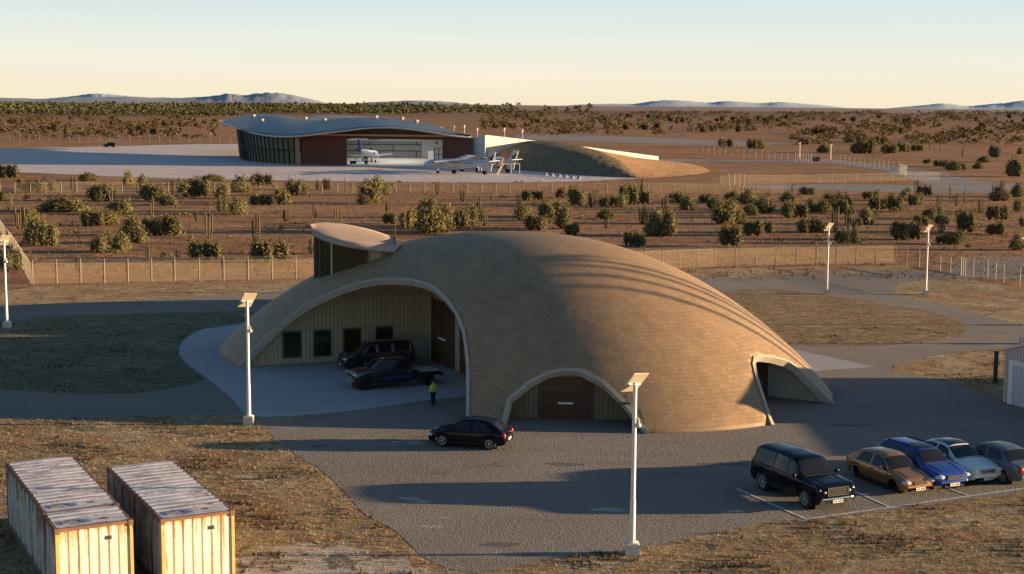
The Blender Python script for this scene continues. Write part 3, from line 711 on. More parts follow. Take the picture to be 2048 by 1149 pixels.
if sum(f.normal.z for f in bm.faces) < 0: bmesh.ops.reverse_faces(bm, faces=bm.faces)
bm.to_mesh(rf.data); bm.free()
LP = [Vector((a, b, 0)) for a, b in Lp]
tops = [lerp(0, 1, 0) + (CAM.z + ray(*t).z / ray(*t).y * p.y) + .12 for t, p in zip(tp, LP)]
bots = [hz(p.x, p.y) - .5 for p in LP]
def lwall(name, i0, i1, mat, inset=0, zt=None):
    m = wallstrip(LP[i0:i1 + 1], tops[i0:i1 + 1], bots[i0:i1 + 1]); return m.build(name, mat, dome_root, True, merge=.001)
gl = lwall('lookout_glazing', 0, 4, MT['darkglass']); lwall('lookout_wall', 4, 6, MT['batten'])
bkp = [Vector((-9.0, 111.9, 0)), Vector((-9.2, 114.5, 0)), Vector((-11.5, 117.2, 0)), Vector((-14.0, 117.3, 0)), Vector((-15.6, 114.6, 0))]
m = wallstrip(bkp, [hz(p.x, p.y) * 0 + 9.6 for p in bkp], [hz(p.x, p.y) - .5 for p in bkp]); m.build('lookout_wall', MT['batten'], dome_root, True, merge=.001)
for i, w in ((0, .3), (1, .12), (2, .12), (3, .12), (4, .2)):
    p = LP[i]; d = (CAM - p); d.z = 0; d.normalize(); q = p + d * .05
    mb = MB(); mb.box((q.x, q.y, (tops[i] + bots[i]) / 2 - .05), (w, w, tops[i] - bots[i] - .1))
    o = mb.build('mullion', MT['steel'] if i == 2 else MT['frame'], dome_root, True); o.parent = gl
# ------------------------------------------------------------------ the hangar
hg0, hg1 = G(602, 329.5), G(940, 334.5)
hang = empty('hangar', (hg0 + (hg1 - hg0) * .4), 0, 'large hangar with a rippling blue grey metal roof and red walls', 'hangar')
hd = (hg1 - hg0).normalized(); hn = Vector((hd.y, -hd.x, 0))       # hn points to the camera
def HF(pxx, py): return onplane(pxx, py, hg0, hg1)
def hrect(name, x0, y0, x1, y1, mat, th=.4, off=0.0, part=None, zb=None):
    a = HF(x0, y0); b = HF(x1, y1); u0 = (a - hg0).dot(hd); u1 = (b - hg0).dot(hd)
    o = rect_on(name, hg0, hg1, u0, u1, b.z if zb is None else zb, a.z, mat, th, hang, off)
    if part is not None: o.parent = part
    return o
hrect('red_wall', 603, 271, 694, 331, MT['redbrick'], .5, 0, None, 0)
hrect('red_wall', 885.5, 277, 938, 333, MT['redbrick'], .5, 0, None, 0)
hrect('copper_fascia', 603, 267.6, 925, 274.6, MT['orange'], .7, .0)
# louvres in the sunny corner of the right red wall
for yy in (282.5, 286, 289.5):
    hrect('louvre', 888, yy, 897, yy + 1.2, MT['mullion'], .1, .3); hrect('louvre', 902, yy, 909, yy + 1.2, MT['mullion'], .1, .3)
# glass front, curved and leaning outwards
gp = catmull([G(*p) for p in ((481, 315), (484, 318), (494, 321.5), (515, 324), (545, 326.5), (575, 328.3), (602, 329.5))], 6)
gtx = [lerp(476, 602, i / (len(gp) - 1)) for i in range(len(gp))]
zg = [D(476, 257, gp[0].y).z * 1 for _ in gp]
def fe_y(x, T):
    for a, b in zip(T[:-1], T[1:]):
        if a[0] <= x <= b[0]: return lerp(a[1], b[1], (x - a[0]) / (b[0] - a[0]))
    return T[-1][1]
FT = [(442, 243.5), (462, 250), (490, 260.5), (525, 269), (560, 272.3), (600, 270.8), (640, 266)]
zt_ = [D(x, fe_y(x, FT), p.y).z + .6 for x, p in zip([proj(q)[0] for q in gp], gp)]
ctr = Vector((-70, 520, 0))
lean = [(p - ctr).normalized() * 1.6 for p in gp]
m = MB(); m.uv = []; u = 0
for i in range(len(gp) - 1):
    a, b = gp[i], gp[i + 1]; u2 = u + (b - a).length
    m.add([a, b, b + lean[i + 1] + Vector((0, 0, zt_[i + 1])), a + lean[i] + Vector((0, 0, zt_[i]))], [(0, 1, 2, 3)])
    m.uv.append([(u, 0), (u2, 0), (u2, zt_[i + 1]), (u, zt_[i])]); u = u2
glass = m.build('glass_front', MT['curtain'], hang, True, merge=.001)
L_ = [0]
for a, b in zip(gp[:-1], gp[1:]): L_.append(L_[-1] + (b - a).length)
k = 26
for j in range(k + 1):
    s_ = L_[-1] * j / k; i = max(q for q in range(len(L_)) if L_[q] <= s_ + 1e-6); i = min(i, len(gp) - 2); t = (s_ - L_[i]) / max(1e-6, L_[i + 1] - L_[i])
    a = lerp(gp[i], gp[i + 1], t); ln = lerp(lean[i], lean[i + 1], t); z = lerp(zt_[i], zt_[i + 1], t); o_ = ln.normalized() * .25
    mb = MB(); mb.tube([a + o_, a + ln + o_ + Vector((0, 0, z))], .22, 4); o = mb.build('mullion', MT['mullion'], hang, True); o.parent = glass
mb = MB(); mb.tube([lerp(p, p + l, .45) + l.normalized() * .3 + Vector((0, 0, z * .47)) for p, l, z in zip(gp, lean, zt_)], .16, 4)
o = mb.build('transom', MT['mullion'], hang, True); o.parent = glass
hrect('corner_pier', 592, 268, 603.5, 330, simple('bronze_pier', (.30, .22, .13), .4, .3), .8, .2, None, 0)
# hall inside
zo = HF(690, 274).z
I0, I1 = HF(694, 331), HF(885, 332); I0.z = I1.z = 0
back = G(760, 313.5).y - 6
bx0 = D(640, 300, back).x; bx1 = D(843, 300, back).x; bx2 = D(885, 300, back).x
def quad(name, pts, mat, uv=None):
    m = MB(); m.add(pts, [tuple(range(len(pts)))])
    if uv: m.uv = [uv]
    return m.build(name, mat, hang, True)
fl = quad('hall_floor', [(I0.x, I0.y - .1, .06), (I1.x + .5, I1.y - .1, .06), (bx2 + 12, back, .06), (bx0 - 12, back, .06)], MT['hangfloor'])
quad('hall_back_wall', [(bx0 - 12, back, 0), (bx2 + .2, back, 0), (bx2 + .2, back, zo + 2.4), (bx0 - 12, back, zo + 2.4)], MT['hangin'])
dzt = D(760, 283, back).z
hdm = quad('sliding_door', [(bx0 - 8, back - .3, 0), (bx1, back - .3, 0), (bx1, back - .3, dzt), (bx0 - 8, back - .3, dzt)], MT['hangdoor'], [(0, 0), (bx1 - bx0 + 8, 0), (bx1 - bx0 + 8, dzt), (0, dzt)])
quad('hall_side_wall', [(I1.x + 1, I1.y + .6, 0), (bx2 + .3, back, 0), (bx2 + .3, back, zo + 2), (I1.x + 1, I1.y + .6, zo + 2)], MT['hangin'])
quad('hall_side_wall', [(I0.x - 1, I0.y + .6, 0), (bx0 - 11.8, back, 0), (bx0 - 11.8, back, zo + 2), (I0.x - 1, I0.y + .6, zo + 2)], MT['hangin'])
quad('hall_ceiling', [(I0.x - 1, I0.y + .3, zo + .3), (I1.x + 1, I1.y + .3, zo + .3), (bx2 + .1, back - .1, zo + 2.3), (bx0 - 11.9, back - .1, zo + 2.3)], MT['hangin'])
# hanging sign: the lettering is too far away to read, it shows as three dark blocks of marks
sb = D(747, 278, I0.y + 14)
for k_ in range(3):
    cxp = D(739.5 + 7.6 * k_, 278, I0.y + 14)
    mb = MB(); mb.box((cxp.x, cxp.y, cxp.z), (1.05, .2, .55)); o = mb.build('hanging_sign', MT['char'], hang, True)
mb = MB(); mb.box(D(873, 286, back - 8), (.9, .4, .7)); mb.build('wall_speaker', MT['char'], hang, True)
# roof
fe = [(442, 243.5, 548), (462, 250, 530), (490, 260.5, 510), (525, 269, 494), (560, 272.3, 482), (600, 270.8, 474), (640, 266, 472), (680, 261.5, 474), (715, 257, 473), (752, 254, 472), (790, 254.5, 472), (830, 258.5, 472), (865, 264, 472), (900, 270, 472), (942, 274, 473)]
rg = [(442.5, 242.8, 549), (462, 236.5, 572), (490, 231, 590), (525, 229, 590), (560, 230.5, 578), (600, 238, 560), (640, 239.5, 550), (680, 236.5, 545), (715, 235, 540), (752, 234.5, 536), (790, 236.5, 530), (830, 242, 520), (865, 250, 508), (900, 262, 496), (942, 271.5, 486)]
FE = catmull([D(*p) for p in fe], 5); RG = catmull([D(*p) for p in rg], 5)
rows = []
for a, b in zip(FE, RG):
    yb = b.y + 55; back_ = Vector((b.x * yb / b.y, yb, max(-2, H + (b.z - H) * yb / b.y - 2)))
    mid = lerp(a, b, .5) + Vector((0, 0, .10 * (b - a).length * .45))
    q = catmull([a, lerp(a, b, .5) + Vector((0, 0, max(0, (b.z - a.z)) * .16)), b, back_], 5)
    rows.append(q)
m = MB(); m.grid(rows)
roof = m.build('roof', [MT['roofmetal'], MT['steel']], hang, True, smooth=70)
bm = bmesh.new(); bm.from_mesh(roof.data); bmesh.ops.recalc_face_normals(bm, faces=bm.faces)
if sum(f.normal.z for f in bm.faces) < 0: bmesh.ops.reverse_faces(bm, faces=bm.faces)
bm.to_mesh(roof.data); bm.free()
sm = roof.modifiers.new('thickness', 'SOLIDIFY'); sm.thickness = .6; sm.offset = -1; sm.material_offset_rim = 1
bvh = BVHTree.FromPolygons([tuple(v) for v in m.v], m.f)
# rear swell of the roof
rr = []
for pxx, t0, b0 in ((604, 236.5, 238), (620, 232.5, 239), (645, 230.6, 240), (680, 231, 240), (715, 232.8, 239), (752, 235, 239)):
    rr.append(catmull([D(pxx, b0, 560), D(pxx, lerp(t0, b0, .3), 580), D(pxx, t0, 600), D(pxx, t0 + 3, 640)], 4))
rr = [list(x) for x in zip(*[catmull(list(c), 3) for c in zip(*rr)])]
m = MB(); m.grid(rr); o = m.build('rear_roof', simple('rear_roof_metal', (.30, .23, .21), .45, .3), hang, True, smooth=70)
for pxx, py in ((507, 233.6), (524, 242.5), (607, 232.5), (611, 239), (634, 237.3), (649, 242), (664, 231.8), (668, 234), (742, 233.2), (752, 236.3), (804, 239.5), (833, 245), (840, 242)):
    h_ = bvh.ray_cast(CAM, ray(pxx, py)); p = h_[0] if h_[0] else None
    if p is None: continue
    mb = MB(); mb.tube([p + Vector((0, 0, -.3)), p + Vector((0, 0, .5))], .5, 8); mb.sphere(p + Vector((0, 0, .5)), (.85, .85, .45), 8, 5)
    mb.build('roof_vent', MT['concrete'], hang, True)
# dark glazed band under the roof edge
bt = []
for i in range(0, 41):
    t = i / 40; pxx = lerp(600, 940, t); py = None
    for a, b in zip(fe[:-1], fe[1:]):
        if a[0] <= pxx <= b[0]: py = lerp(a[1], b[1], (pxx - a[0]) / (b[0] - a[0]))
    base = hg0 + (hg1 - hg0) * t; base.z = 0
    p = base - hn * 1.2
    bt.append((p, D(pxx, py + .2, p.y).z + .5))
zb_ = HF(700, 272).z
m = wallstrip([p for p, _ in bt], [max(z, zb_ + .1) for _, z in bt], [zb_ - 1] * len(bt)); m.build('glazed_band', MT['band'], hang, True, merge=.001)
# pale curved wall and long descending wing wall on the right
wp = [G(934, 332), G(946, 334), G(958, 335.5), G(970, 336), G(971, 330.5)]
wt = [D(936, 274, wp[0].y).z, D(945, 274, wp[1].y).z, D(957, 273.5, wp[2].y).z, D(971, 272, wp[3].y).z, D(972, 271.5, wp[4].y).z]
m = wallstrip(wp, wt); m.build('pale_wall', MT['hangwhite'], hang, True, merge=.001)
w0, w1 = G(971, 330), G(1317, 321.5); w1b = w1 + (w1 - w0) * .0
pts = [lerp(w0, w1, i / 20) for i in range(21)]
tops_ = []
for i, p in enumerate(pts):
    x_, y_, _ = proj(p); py = lerp(270.5, 313.5, i / 20) if i else 270.5
    t = i / 20; py = 270.5 + 43 * t
    tops_.append(max(1.5, D(x_, py, p.y).z))
m = wallstrip(pts, tops_); o = m.build('wing_wall', MT['hangwhite'], hang, True, merge=.001)
th = Vector((0, 2.0, 0))
m = MB(); m.grid([[p + Vector((0, 0, z)), p + th + Vector((0, 0, z))] for p, z in zip(pts, tops_)]); m.build('wing_wall_coping', MT['white'], hang, True)
# hall fill: area light added to brighten the hall, no fixture seen
la = bpy.data.lights.new('hall_ceiling_lamp', 'AREA'); la.energy = 5200; la.shape = 'RECTANGLE'; la.size = 26; la.size_y = 50; la.color = (1, .98, .95)
lo = bpy.data.objects.new('hall_ceiling_lamp', la); col.objects.link(lo); lo.parent = hang
lo.location = Vector(((I0.x + I1.x + bx0 + bx2) / 4, (I0.y + back) / 2, zo + .1)) - hang.location
# ------------------------------------------------------------------ earth mound
cr_px = [(1000, 304, 516), (1022, 291, 512), (1052, 282.5, 506), (1100, 284, 494), (1150, 290.5, 478), (1195, 302, 460), (1228, 316, 444), (1250, 330, 431), (1264, 344, 420)]
CR = catmull([D(*p) for p in cr_px] + [G(1272, 356.5)], 5)
LB = catmull([G(*p) for p in ((984, 336), (1005, 338.5), (1035, 341), (1075, 344), (1115, 347.5), (1160, 351), (1200, 353.5), (1235, 355.3), (1258, 356.2), (1271, 356.7))], 5)
RB = catmull([G(*p) for p in ((1100, 318), (1180, 319), (1260, 320), (1330, 322), (1385, 329), (1419, 341), (1400, 348), (1350, 353), (1305, 356), (1273, 356.8))], 5)
mound = empty('earth_mound', G(1240, 345), 0, 'brown earth mound rising against the white hangar wing wall', 'mound')
def bulge(a, b, n, amt):
    out = []
    for i in range(n + 1):
        t = i / n; p = lerp(a, b, t); p.z += amt * a.z * math.sin(math.pi * t) if amt else 0; out.append(p)
    return out
rnd = random.Random(3)
def fuzz(rows, a):
    for r in rows[1:-1]:
        for v in r[1:-1]: v.z += (rnd.random() - .5) * a
r1 = [bulge(c, l, 8, .22) for c, l in zip(CR, LB)]; r2 = [bulge(c, l, 10, -.12) for c, l in zip(CR, RB)]
fuzz(r1, .25); fuzz(r2, .2)
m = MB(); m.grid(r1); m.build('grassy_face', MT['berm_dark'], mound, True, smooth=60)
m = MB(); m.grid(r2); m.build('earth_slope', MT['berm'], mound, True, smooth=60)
# low concrete blocks on the apron
blk = None
bl = [G(*p) for p in ((1091, 351.5), (1104, 353), (1118, 354.5), (1131, 356), (1144.5, 357.2), (1158, 358.5))]
for i, p in enumerate(bl):
    if blk is None:
        m = MB(); m.prism([(-.75, -.4), (.75, -.4), (.75, .4), (-.75, .4)], 0, .25); m.v += [Vector(v) for v in ((-.75, -.3, .25), (.75, -.3, .25), (.75, .3, .25), (-.75, .3, .25), (-.72, -.12, .85), (.72, -.12, .85), (.72, .12, .85), (-.72, .12, .85))]
        b = 8; m.f += [(b, b + 1, b + 5, b + 4), (b + 1, b + 2, b + 6, b + 5), (b + 2, b + 3, b + 7, b + 6), (b + 3, b, b + 4, b + 7), (b + 4, b + 5, b + 6, b + 7)]
        blk = m.build('concrete_barrier', simple('blue_grey_concrete', (.26, .28, .32), .8)); o = blk
    else: o = blk.copy(); col.objects.link(o)
    o.location = p + Vector((0, 0, .03)); d = bl[5] - bl[0]; o.rotation_euler = (0, 0, math.atan2(d.y, d.x))
    tag(o, 'low blue grey concrete barrier in the row before the earth mound', 'barrier', 'concrete barriers before the earth mound')
# ------------------------------------------------------------------ aircraft
def fuselage(m, prof, y0, z0, n=12):
    rows = []
    for x, r, dz in prof:
        rows.append([Vector((x, y0 + r * math.cos(2 * math.pi * k / n), z0 + dz + r * 1.05 * math.sin(2 * math.pi * k / n))) for k in range(n)])
    m.grid(rows, True); 
    return m
def fin(m, pts, th):   # flat plate: polygon pts in 3d, thickness vector
    th = Vector(th) / 2; n = len(pts); P = [Vector(p) for p in pts]
    m.add([p - th for p in P] + [p + th for p in P], [tuple(range(n))[::-1], tuple(range(n, 2 * n))] + [(i, (i + 1) % n, n + (i + 1) % n, n + i) for i in range(n)])
# twin-hull carrier aircraft; nose to -x
ayaw = rad(-26); tw = G(969.5, 350)
ac = empty('carrier_aircraft', tw - Vector((math.cos(ayaw), math.sin(ayaw), 0)) * 7.9 + Vector((0, 0, .03)), ayaw, 'white twin hulled carrier aircraft parked on the apron', 'aircraft')
inv_ac = ac.matrix_basis.inverted()
prof = [(-12.4, .08, -.4), (-12, .5, -.35), (-10.6, .95, -.2), (-8.5, 1.25, 0), (-3, 1.34, .05), (2, 1.2, .1), (6, .85, .3), (9.5, .5, .55), (11.2, .3, .65)]
for yy, lab in ((0, None), (15, None)):
    m = MB(); fuselage(m, prof, yy, 2.9); hull = m.build('hull', MT['airwhite'], ac, smooth=50)
    m = MB(); fin(m, [(7.4, yy, 1.5), (9.9, yy, .9), (10.5, yy, 3.4), (11.5, yy, 6.6), (9.9, yy, 6.9), (8.4, yy, 4.2)], (0, .28, 0)); tf = m.build('tail_fin', MT['airwhite'], ac)
    # tail emblem: a dark iris ring with sweeping strokes
    m = MB()
    for s_ in (-1, 1):
        yo = yy + s_ * .16
        cxx, czz = 9.9, 4.5
        rows = []
        for i in range(17):
            a = 2 * math.pi * i / 16; rows.append([Vector((cxx + r * math.cos(a) * .8 + .3 * r * math.sin(a), yo, czz + r * math.sin(a))) for r in (.32, .62)])
        m.grid(rows)
        m.add([(8.9, yo, 3.6), (9.3, yo, 3.5), (10.9, yo, 5.6), (10.7, yo, 5.9)], [(0, 1, 2, 3)])
        m.add([(9.0, yo, 5.2), (9.1, yo, 4.9), (10.8, yo, 5.0), (10.8, yo, 5.3)], [(0, 1, 2, 3)])
    o = m.build('emblem', MT['airdark'], ac); o.parent = tf
    m = MB(); fin(m, [(9.6, yy - 3, 4.0), (10.9, yy - 3, 4.0), (11.3, yy + 3, 4.0), (10.0, yy + 3, 4.0)], (0, 0, .16)); m.build('tailplane', MT['airwhite'], ac)
    for zz, xa, xb in ((3.25, -3.4, .2), (3.2, 1.6, 4.4)):
        m = MB(); m.box(((xa + xb) / 2, yy - 1.27, zz), (xb - xa, .10, .16)); m.build('hull_stripe', MT['airdark'], ac).parent = hull
    for xx, r in ((-7.6, .42), (7.9, .6), (-2.2, .6)):
        m = MB(); m.tube([(xx, yy, 2.2), (xx, yy, .5)], .11, 6); gear = m.build('landing_gear', MT['white'], ac)
        for sy in (-.28, .28):
            m = MB(); m.tube([(xx, yy + sy - .13, r), (xx, yy + sy + .13, r)], r, 12); m.build('wheel', MT['tyre'], ac, smooth=40).parent = gear
    for sy in (-1, 1):
        m = MB()
        rows = [[Vector((x, yy + sy * 2.3 + r * math.cos(2 * math.pi * k / 10), 2.9 + r * math.sin(2 * math.pi * k / 10))) for k in range(10)] for x, r in ((-9.6, .45), (-9.2, .58), (-7.5, .58), (-6.0, .4), (-5.2, .2))]
        m.grid(rows, True); en = m.build('engine', MT['airwhite'], ac, smooth=45)
        m = MB(); m.tube([(-9.55, yy + sy * 2.3, 2.9), (-9.4, yy + sy * 2.3, 2.9)], .43, 10); m.build('intake', MT['char'], ac).parent = en
        m = MB(); m.box((-7.2, yy + sy * 1.45, 3.05), (2.0, 1.2, .2)); m.build('pylon', MT['airwhite'], ac)
# one long cranked wing joining the hulls
wing = [(-14, 3.75, -2.0, -.6), (-7, 4.0, -2.7, .1), (0, 4.05, -3.2, .7), (4, 4.6, -3.0, .7), (7.5, 5.15, -3.0, .8), (11, 4.6, -3.0, .7), (15, 4.05, -3.2, .7), (22, 4.0, -2.7, .1), (29, 3.75, -2.0, -.6)]
m = MB(); rows = []
for y, z, xa, xb in wing:
    c = (xa + xb) / 2; rows.append([Vector((xa, y, z)), Vector((lerp(xa, xb, .3), y, z + .28)), Vector((xb, y, z + .03)), Vector((lerp(xa, xb, .4), y, z - .12))])
m.grid(rows, True); m.build('wing', simple('wing_skin', (.60, .55, .49), .4, 0, .04, .3), ac, smooth=30)
# the small winged craft between the hulls
m = MB(); fuselage(m, [(-4.5, .1, -.2), (-3.6, .5, 0), (-1, .75, 0), (3, .75, 0), (5, .55, 0), (5.4, .4, 0)], 7.5, 3.2); m.build('pod', MT['airwhite'], ac, smooth=50)
for yy in (4.8, 10.2):
    m = MB(); fin(m, [(5.6, yy, 2.3), (8.0, yy, 2.1), (9.0, yy, 4.6), (7.2, yy, 4.6)], (0, .2, 0)); tf = m.build('tail_fin', MT['airwhite'], ac)
    m = MB()
    for s_ in (-1, 1):
        m.add([(6.3, yy + s_ * .12, 2.6), (6.8, yy + s_ * .12, 2.5), (8.2, yy + s_ * .12, 4.2), (7.6, yy + s_ * .12, 4.3)], [(0, 1, 2, 3)])
    m.build('emblem', MT['airblue'], ac).parent = tf
m = MB(); fin(m, [(1.0, 4.8, 3.0), (6.5, 4.8, 3.0), (6.8, 10.2, 3.0), (1.0, 10.2, 3.0)], (0, 0, .2)); m.build('pod_wing', MT['airwhite'], ac)
for yy in (6.6, 8.4):
    m = MB(); m.tube([(2.5, yy, 2.8), (2.5, yy, .3)], .09, 6); gear = m.build('landing_gear', MT['white'], ac)
    m = MB(); m.tube([(2.5, yy - .1, .3), (2.5, yy + .1, .3)], .3, 10); m.build('wheel', MT['tyre'], ac).parent = gear
# boarding steps beside the right tails
st0 = G(1005, 349)
lad = empty('boarding_steps', st0 + Vector((0, 0, .03)), .3, 'sunlit yellow boarding steps under the rear hull of the aircraft', 'steps')
for yy in (-.6, .6):
    m = MB(); m.tube([(-1.6, yy, 0), (.2, yy, 3.2)], .12, 6); m.build('rail', simple('yellow_rail', (.75, .58, .22), .5), lad)
for k_ in range(6):
    m = MB(); m.box((-1.6 + 1.8 * (k_ + .5) / 6, 0, 3.2 * (k_ + .5) / 6), (.32, 1.2, .06)); m.build('tread', MT['steel'], lad)
for xx in (2.6, 5.2):
    m = MB(); m.tube([(xx, 0, 0), (xx, 0, 2.9)], .1, 6); m.build('post', MT['steel'], lad)
m = MB(); m.box((2.6, 0, 3.0), (5.4, 1.2, .12)); m.build('platform', MT['steel'], lad)
# business jet in the hall, nose towards the camera and right
pn, pt = G(757, 326.5), G(703, 319.5)
jx = (pn - pt).normalized(); jl = 22.0
jet = empty('business_jet', pn - jx * 12 + Vector((0, 0, .06)), math.atan2(jx.y, jx.x), 'white jet with a blue T tail standing inside the hangar', 'aircraft')
jp = [(11.5, .1, -.5), (11, .55, -.35), (9.8, 1.0, -.1), (8, 1.3, 0), (3, 1.35, 0), (-3, 1.35, 0), (-7, 1.1, .25), (-10, .6, .6), (-12, .15, .8)]
m = MB(); fuselage(m, jp, 0, 2.7); body = m.build('hull', MT['airwhite'], jet, smooth=50)
m = MB()
for s_ in (-1, 1): m.box((9.6, s_ * .62, 3.25), (.8, .75, .4), Matrix.Rotation(s_ * -.35, 3, 'Z'))
m.box((10.05, 0, 3.2), (.5, .9, .4)); m.build('cockpit_window', MT['char'], jet).parent = body
m = MB(); fin(m, [(-7.5, 0, 3.6), (-11, 0, 3.4), (-12.6, 0, 7.6), (-10.4, 0, 7.6)], (0, .3, 0)); m.build('tail_fin', MT['airblue'], jet)
m = MB(); fin(m, [(-10.2, -3.6, 7.6), (-10.0, 0, 7.7), (-10.2, 3.6, 7.6), (-12.2, 3.8, 7.6), (-12.4, 0, 7.7), (-12.2, -3.8, 7.6)], (0, 0, .2)); m.build('tailplane', MT['airwhite'], jet)
for s_ in (-1, 1):
    m = MB(); fin(m, [(2.5, s_ * 1.2, 1.9), (-2.5, s_ * 1.2, 1.9), (-4.5, s_ * 10, 2.5), (-3, s_ * 10, 2.5)], (0, 0, .25)); m.build('wing', MT['airwhite'], jet)
    m = MB(); m.grid([[Vector((x, s_ * 2.2 + r * math.cos(2 * math.pi * k / 10), 3.9 + r * math.sin(2 * math.pi * k / 10))) for k in range(10)] for x, r in ((-4.6, .7), (-4.2, .85), (-7.2, .75), (-8.4, .4))], True); en = m.build('engine', simple('engine_cowl', (.10, .11, .14), .4), jet, smooth=45)
    m = MB(); m.tube([(-4.55, s_ * 2.2, 3.9), (-4.4, s_ * 2.2, 3.9)], .62, 10); m.build('intake', MT['char'], jet).parent = en
for xx, yy in ((8.4, 0), (-1.5, 1.7), (-1.5, -1.7)):
    m = MB(); m.tube([(xx, yy, 1.8), (xx, yy, .4)], .1, 6); gear = m.build('landing_gear', MT['white'], jet)
    m = MB(); m.tube([(xx, yy - .2, .42), (xx, yy + .2, .42)], .42, 10); m.build('wheel', MT['tyre'], jet).parent = gear
# white service truck with a boom in front of the jet
tk = empty('service_truck', G(720, 328.5) + Vector((0, 0, .06)), .05, 'small white service truck with a boom in front of the jet', 'truck')
m = MB(); m.box((0, 0, .9), (6.2, 2, .35)); m.build('chassis', MT['white'], tk)
m = MB(); m.prism([(2.9, -1), (2.9, 1), (.9, 1), (.9, -1)], 1.05, 2.7); cabm = m.build('cab', MT['white'], tk)
m = MB(); m.box((2.0, -1.02, 2.2), (1.2, .06, .6)); m.build('side_window', MT['char'], tk).parent = cabm
m = MB(); m.tube([(-.6, 0, 1.2), (-3.6, 0, 2.9), (-4.6, 0, 2.9)], .2, 6); m.build('boom', MT['steel'], tk)
for xx in (2.1, -1.8, -2.8):
    for yy in (-.95, .95):
        m = MB(); m.tube([(xx, yy - .15, .55), (xx, yy + .15, .55)], .55, 12); m.build('wheel', MT['tyre'], tk, smooth=40)
# white door screen and dark scaffold stand at the right of the hall
sp = G(877, 323)
sf = empty('scaffold_stand', sp + Vector((0, 0, .06)), 0, 'dark steel access stand at the right side of the hangar hall', 'stand')
for x in (-1.5, 0, 1.5):
    for y in (0, 2):
        m = MB(); m.tube([(x, y, 0), (x, y, 4.6)], .13, 5); m.build('upright', MT['char'], sf)
for z in (2.3, 4.5):
    m = MB(); m.box((0, 1, z), (3.4, 2.2, .16)); m.build('deck', MT['char'], sf)
lk = empty('white_locker', G(862, 320) + Vector((0, 0, .06)), 0, 'tall white locker next to the access stand in the hangar', 'locker')
m = MB(); m.box((0, 0, 1.6), (2.0, .8, 3.2)); m.build('cabinet', MT['white'], lk)
for x in (-.5, .5):
    m = MB(); m.box((x, -.43, 1.6), (.94, .06, 3.0)); m.build('door', MT['white'], lk)
# ------------------------------------------------------------------ garage at the right edge
ga, gb_ = G(2005, 804), G(2048, 815.5)
gd = (gb_ - ga).normalized(); gn = Vector((gd.y, -gd.x, 0)); gn = gn if gn.x < 0 else -gn     # outwards, to the left
gW, gL = 7.3, 24.0
eave = onplane(2007, 700, ga, gb_).z; ridge = eave + 1.2
gar = empty('garage', ga + gd * gW / 2 - gn * gL / 2, math.atan2(gd.y, gd.x), 'pale garage with a white roller door standing at the yard edge', 'garage')
def gp_(u, v, z): return ga + gd * u - gn * v + Vector((0, 0, z))
m = MB(); m.uv = []
def q4(m, P, uv): m.add(P, [tuple(range(len(P)))]); m.uv.append(uv)
q4(m, [gp_(0, 0, 0), gp_(gW, 0, 0), gp_(gW, 0, eave), gp_(gW / 2, 0, ridge), gp_(0, 0, eave)], [(0, 0), (gW, 0), (gW, eave), (gW / 2, ridge), (0, eave)])
q4(m, [gp_(0, gL, 0), gp_(gW, gL, 0), gp_(gW, gL, eave), gp_(gW / 2, gL, ridge), gp_(0, gL, eave)], [(0, 0), (gW, 0), (gW, eave), (gW / 2, ridge), (0, eave)])
for u in (0, gW): q4(m, [gp_(u, 0, 0), gp_(u, gL, 0), gp_(u, gL, eave), gp_(u, 0, eave)], [(0, 0), (gL, 0), (gL, eave), (0, eave)])
m.build('wall', m_batten('ribbed_metal_siding', (.50, .45, .37), (.55, .50, .41), .3, 9), gar, True, merge=.001)
m = MB(); ov = .12
for s_, u in ((0, -ov), (1, gW + ov)):
    ze = eave - ov * (ridge - eave) / (gW / 2)
    a = [gp_(u, -ov, ze), gp_(gW / 2, -ov, ridge), gp_(gW / 2, gL + ov, ridge), gp_(u, gL + ov, ze)]
    m.add(a + [p + Vector((0, 0, .16)) for p in a], [(0, 1, 2, 3), (4, 5, 6, 7), (0, 1, 5, 4), (1, 2, 6, 5), (2, 3, 7, 6), (3, 0, 4, 7)])
m.build('roof', simple('garage_roof_metal', (.62, .60, .56), .5, .2), gar, True)
rd0 = (onplane(2026, 800, ga, gb_) - ga).dot(gd)
gdoor = rect_on('roller_door', ga, gb_, rd0, rd0 + 3.6, .02, onplane(2026, 729, ga, gb_).z, m_batten('roller_slats', (.66, .66, .68), (.70, .70, .71), 20, .12), .06, gar, .03)
for u in (rd0 - .42, rd0 + 3.605): rect_on('door_frame', ga, gb_, u, u + .415, 0, onplane(2026, 729, ga, gb_).z + .28, MT['white'], .12, gar, .03)
rect_on('door_frame', ga, gb_, rd0 + .002, rd0 + 3.6, onplane(2026, 729, ga, gb_).z + .003, onplane(2026, 729, ga, gb_).z + .28, MT['white'], .12, gar, .03)
yw = empty('yard_wall', (38.5, 87.2, 0), 0, 'low pale yard wall past the right edge beside the garage', 'wall')  # out of frame, added for the shadow it throws across the yard
m = MB(); m.box((0, 0, 1.0), (.25, 8.6, 2.0)); m.build('wall_panel', MT['concrete'], yw)
m = MB(); m.box((0, 0, 2.06), (.36, 8.7, .12)); m.build('coping', MT['concrete'], yw)
# slim green sign post behind the garage corner
sp = G(1990, 766)
s1 = empty('marker_post', sp, 0, 'slim dark green marker post on the grass by the garage corner', 'post')
m = MB(); m.box((0, 0, 1.15), (.3, .12, 2.3)); m.box((0, 0, .06), (.4, .3, .12)); m.build('panel', simple('green_panel', (.05, .085, .07), .6), s1)
m = MB(); m.box((0, 0, 2.33), (.34, .15, .06)); m.build('cap', MT['dark'], s1)

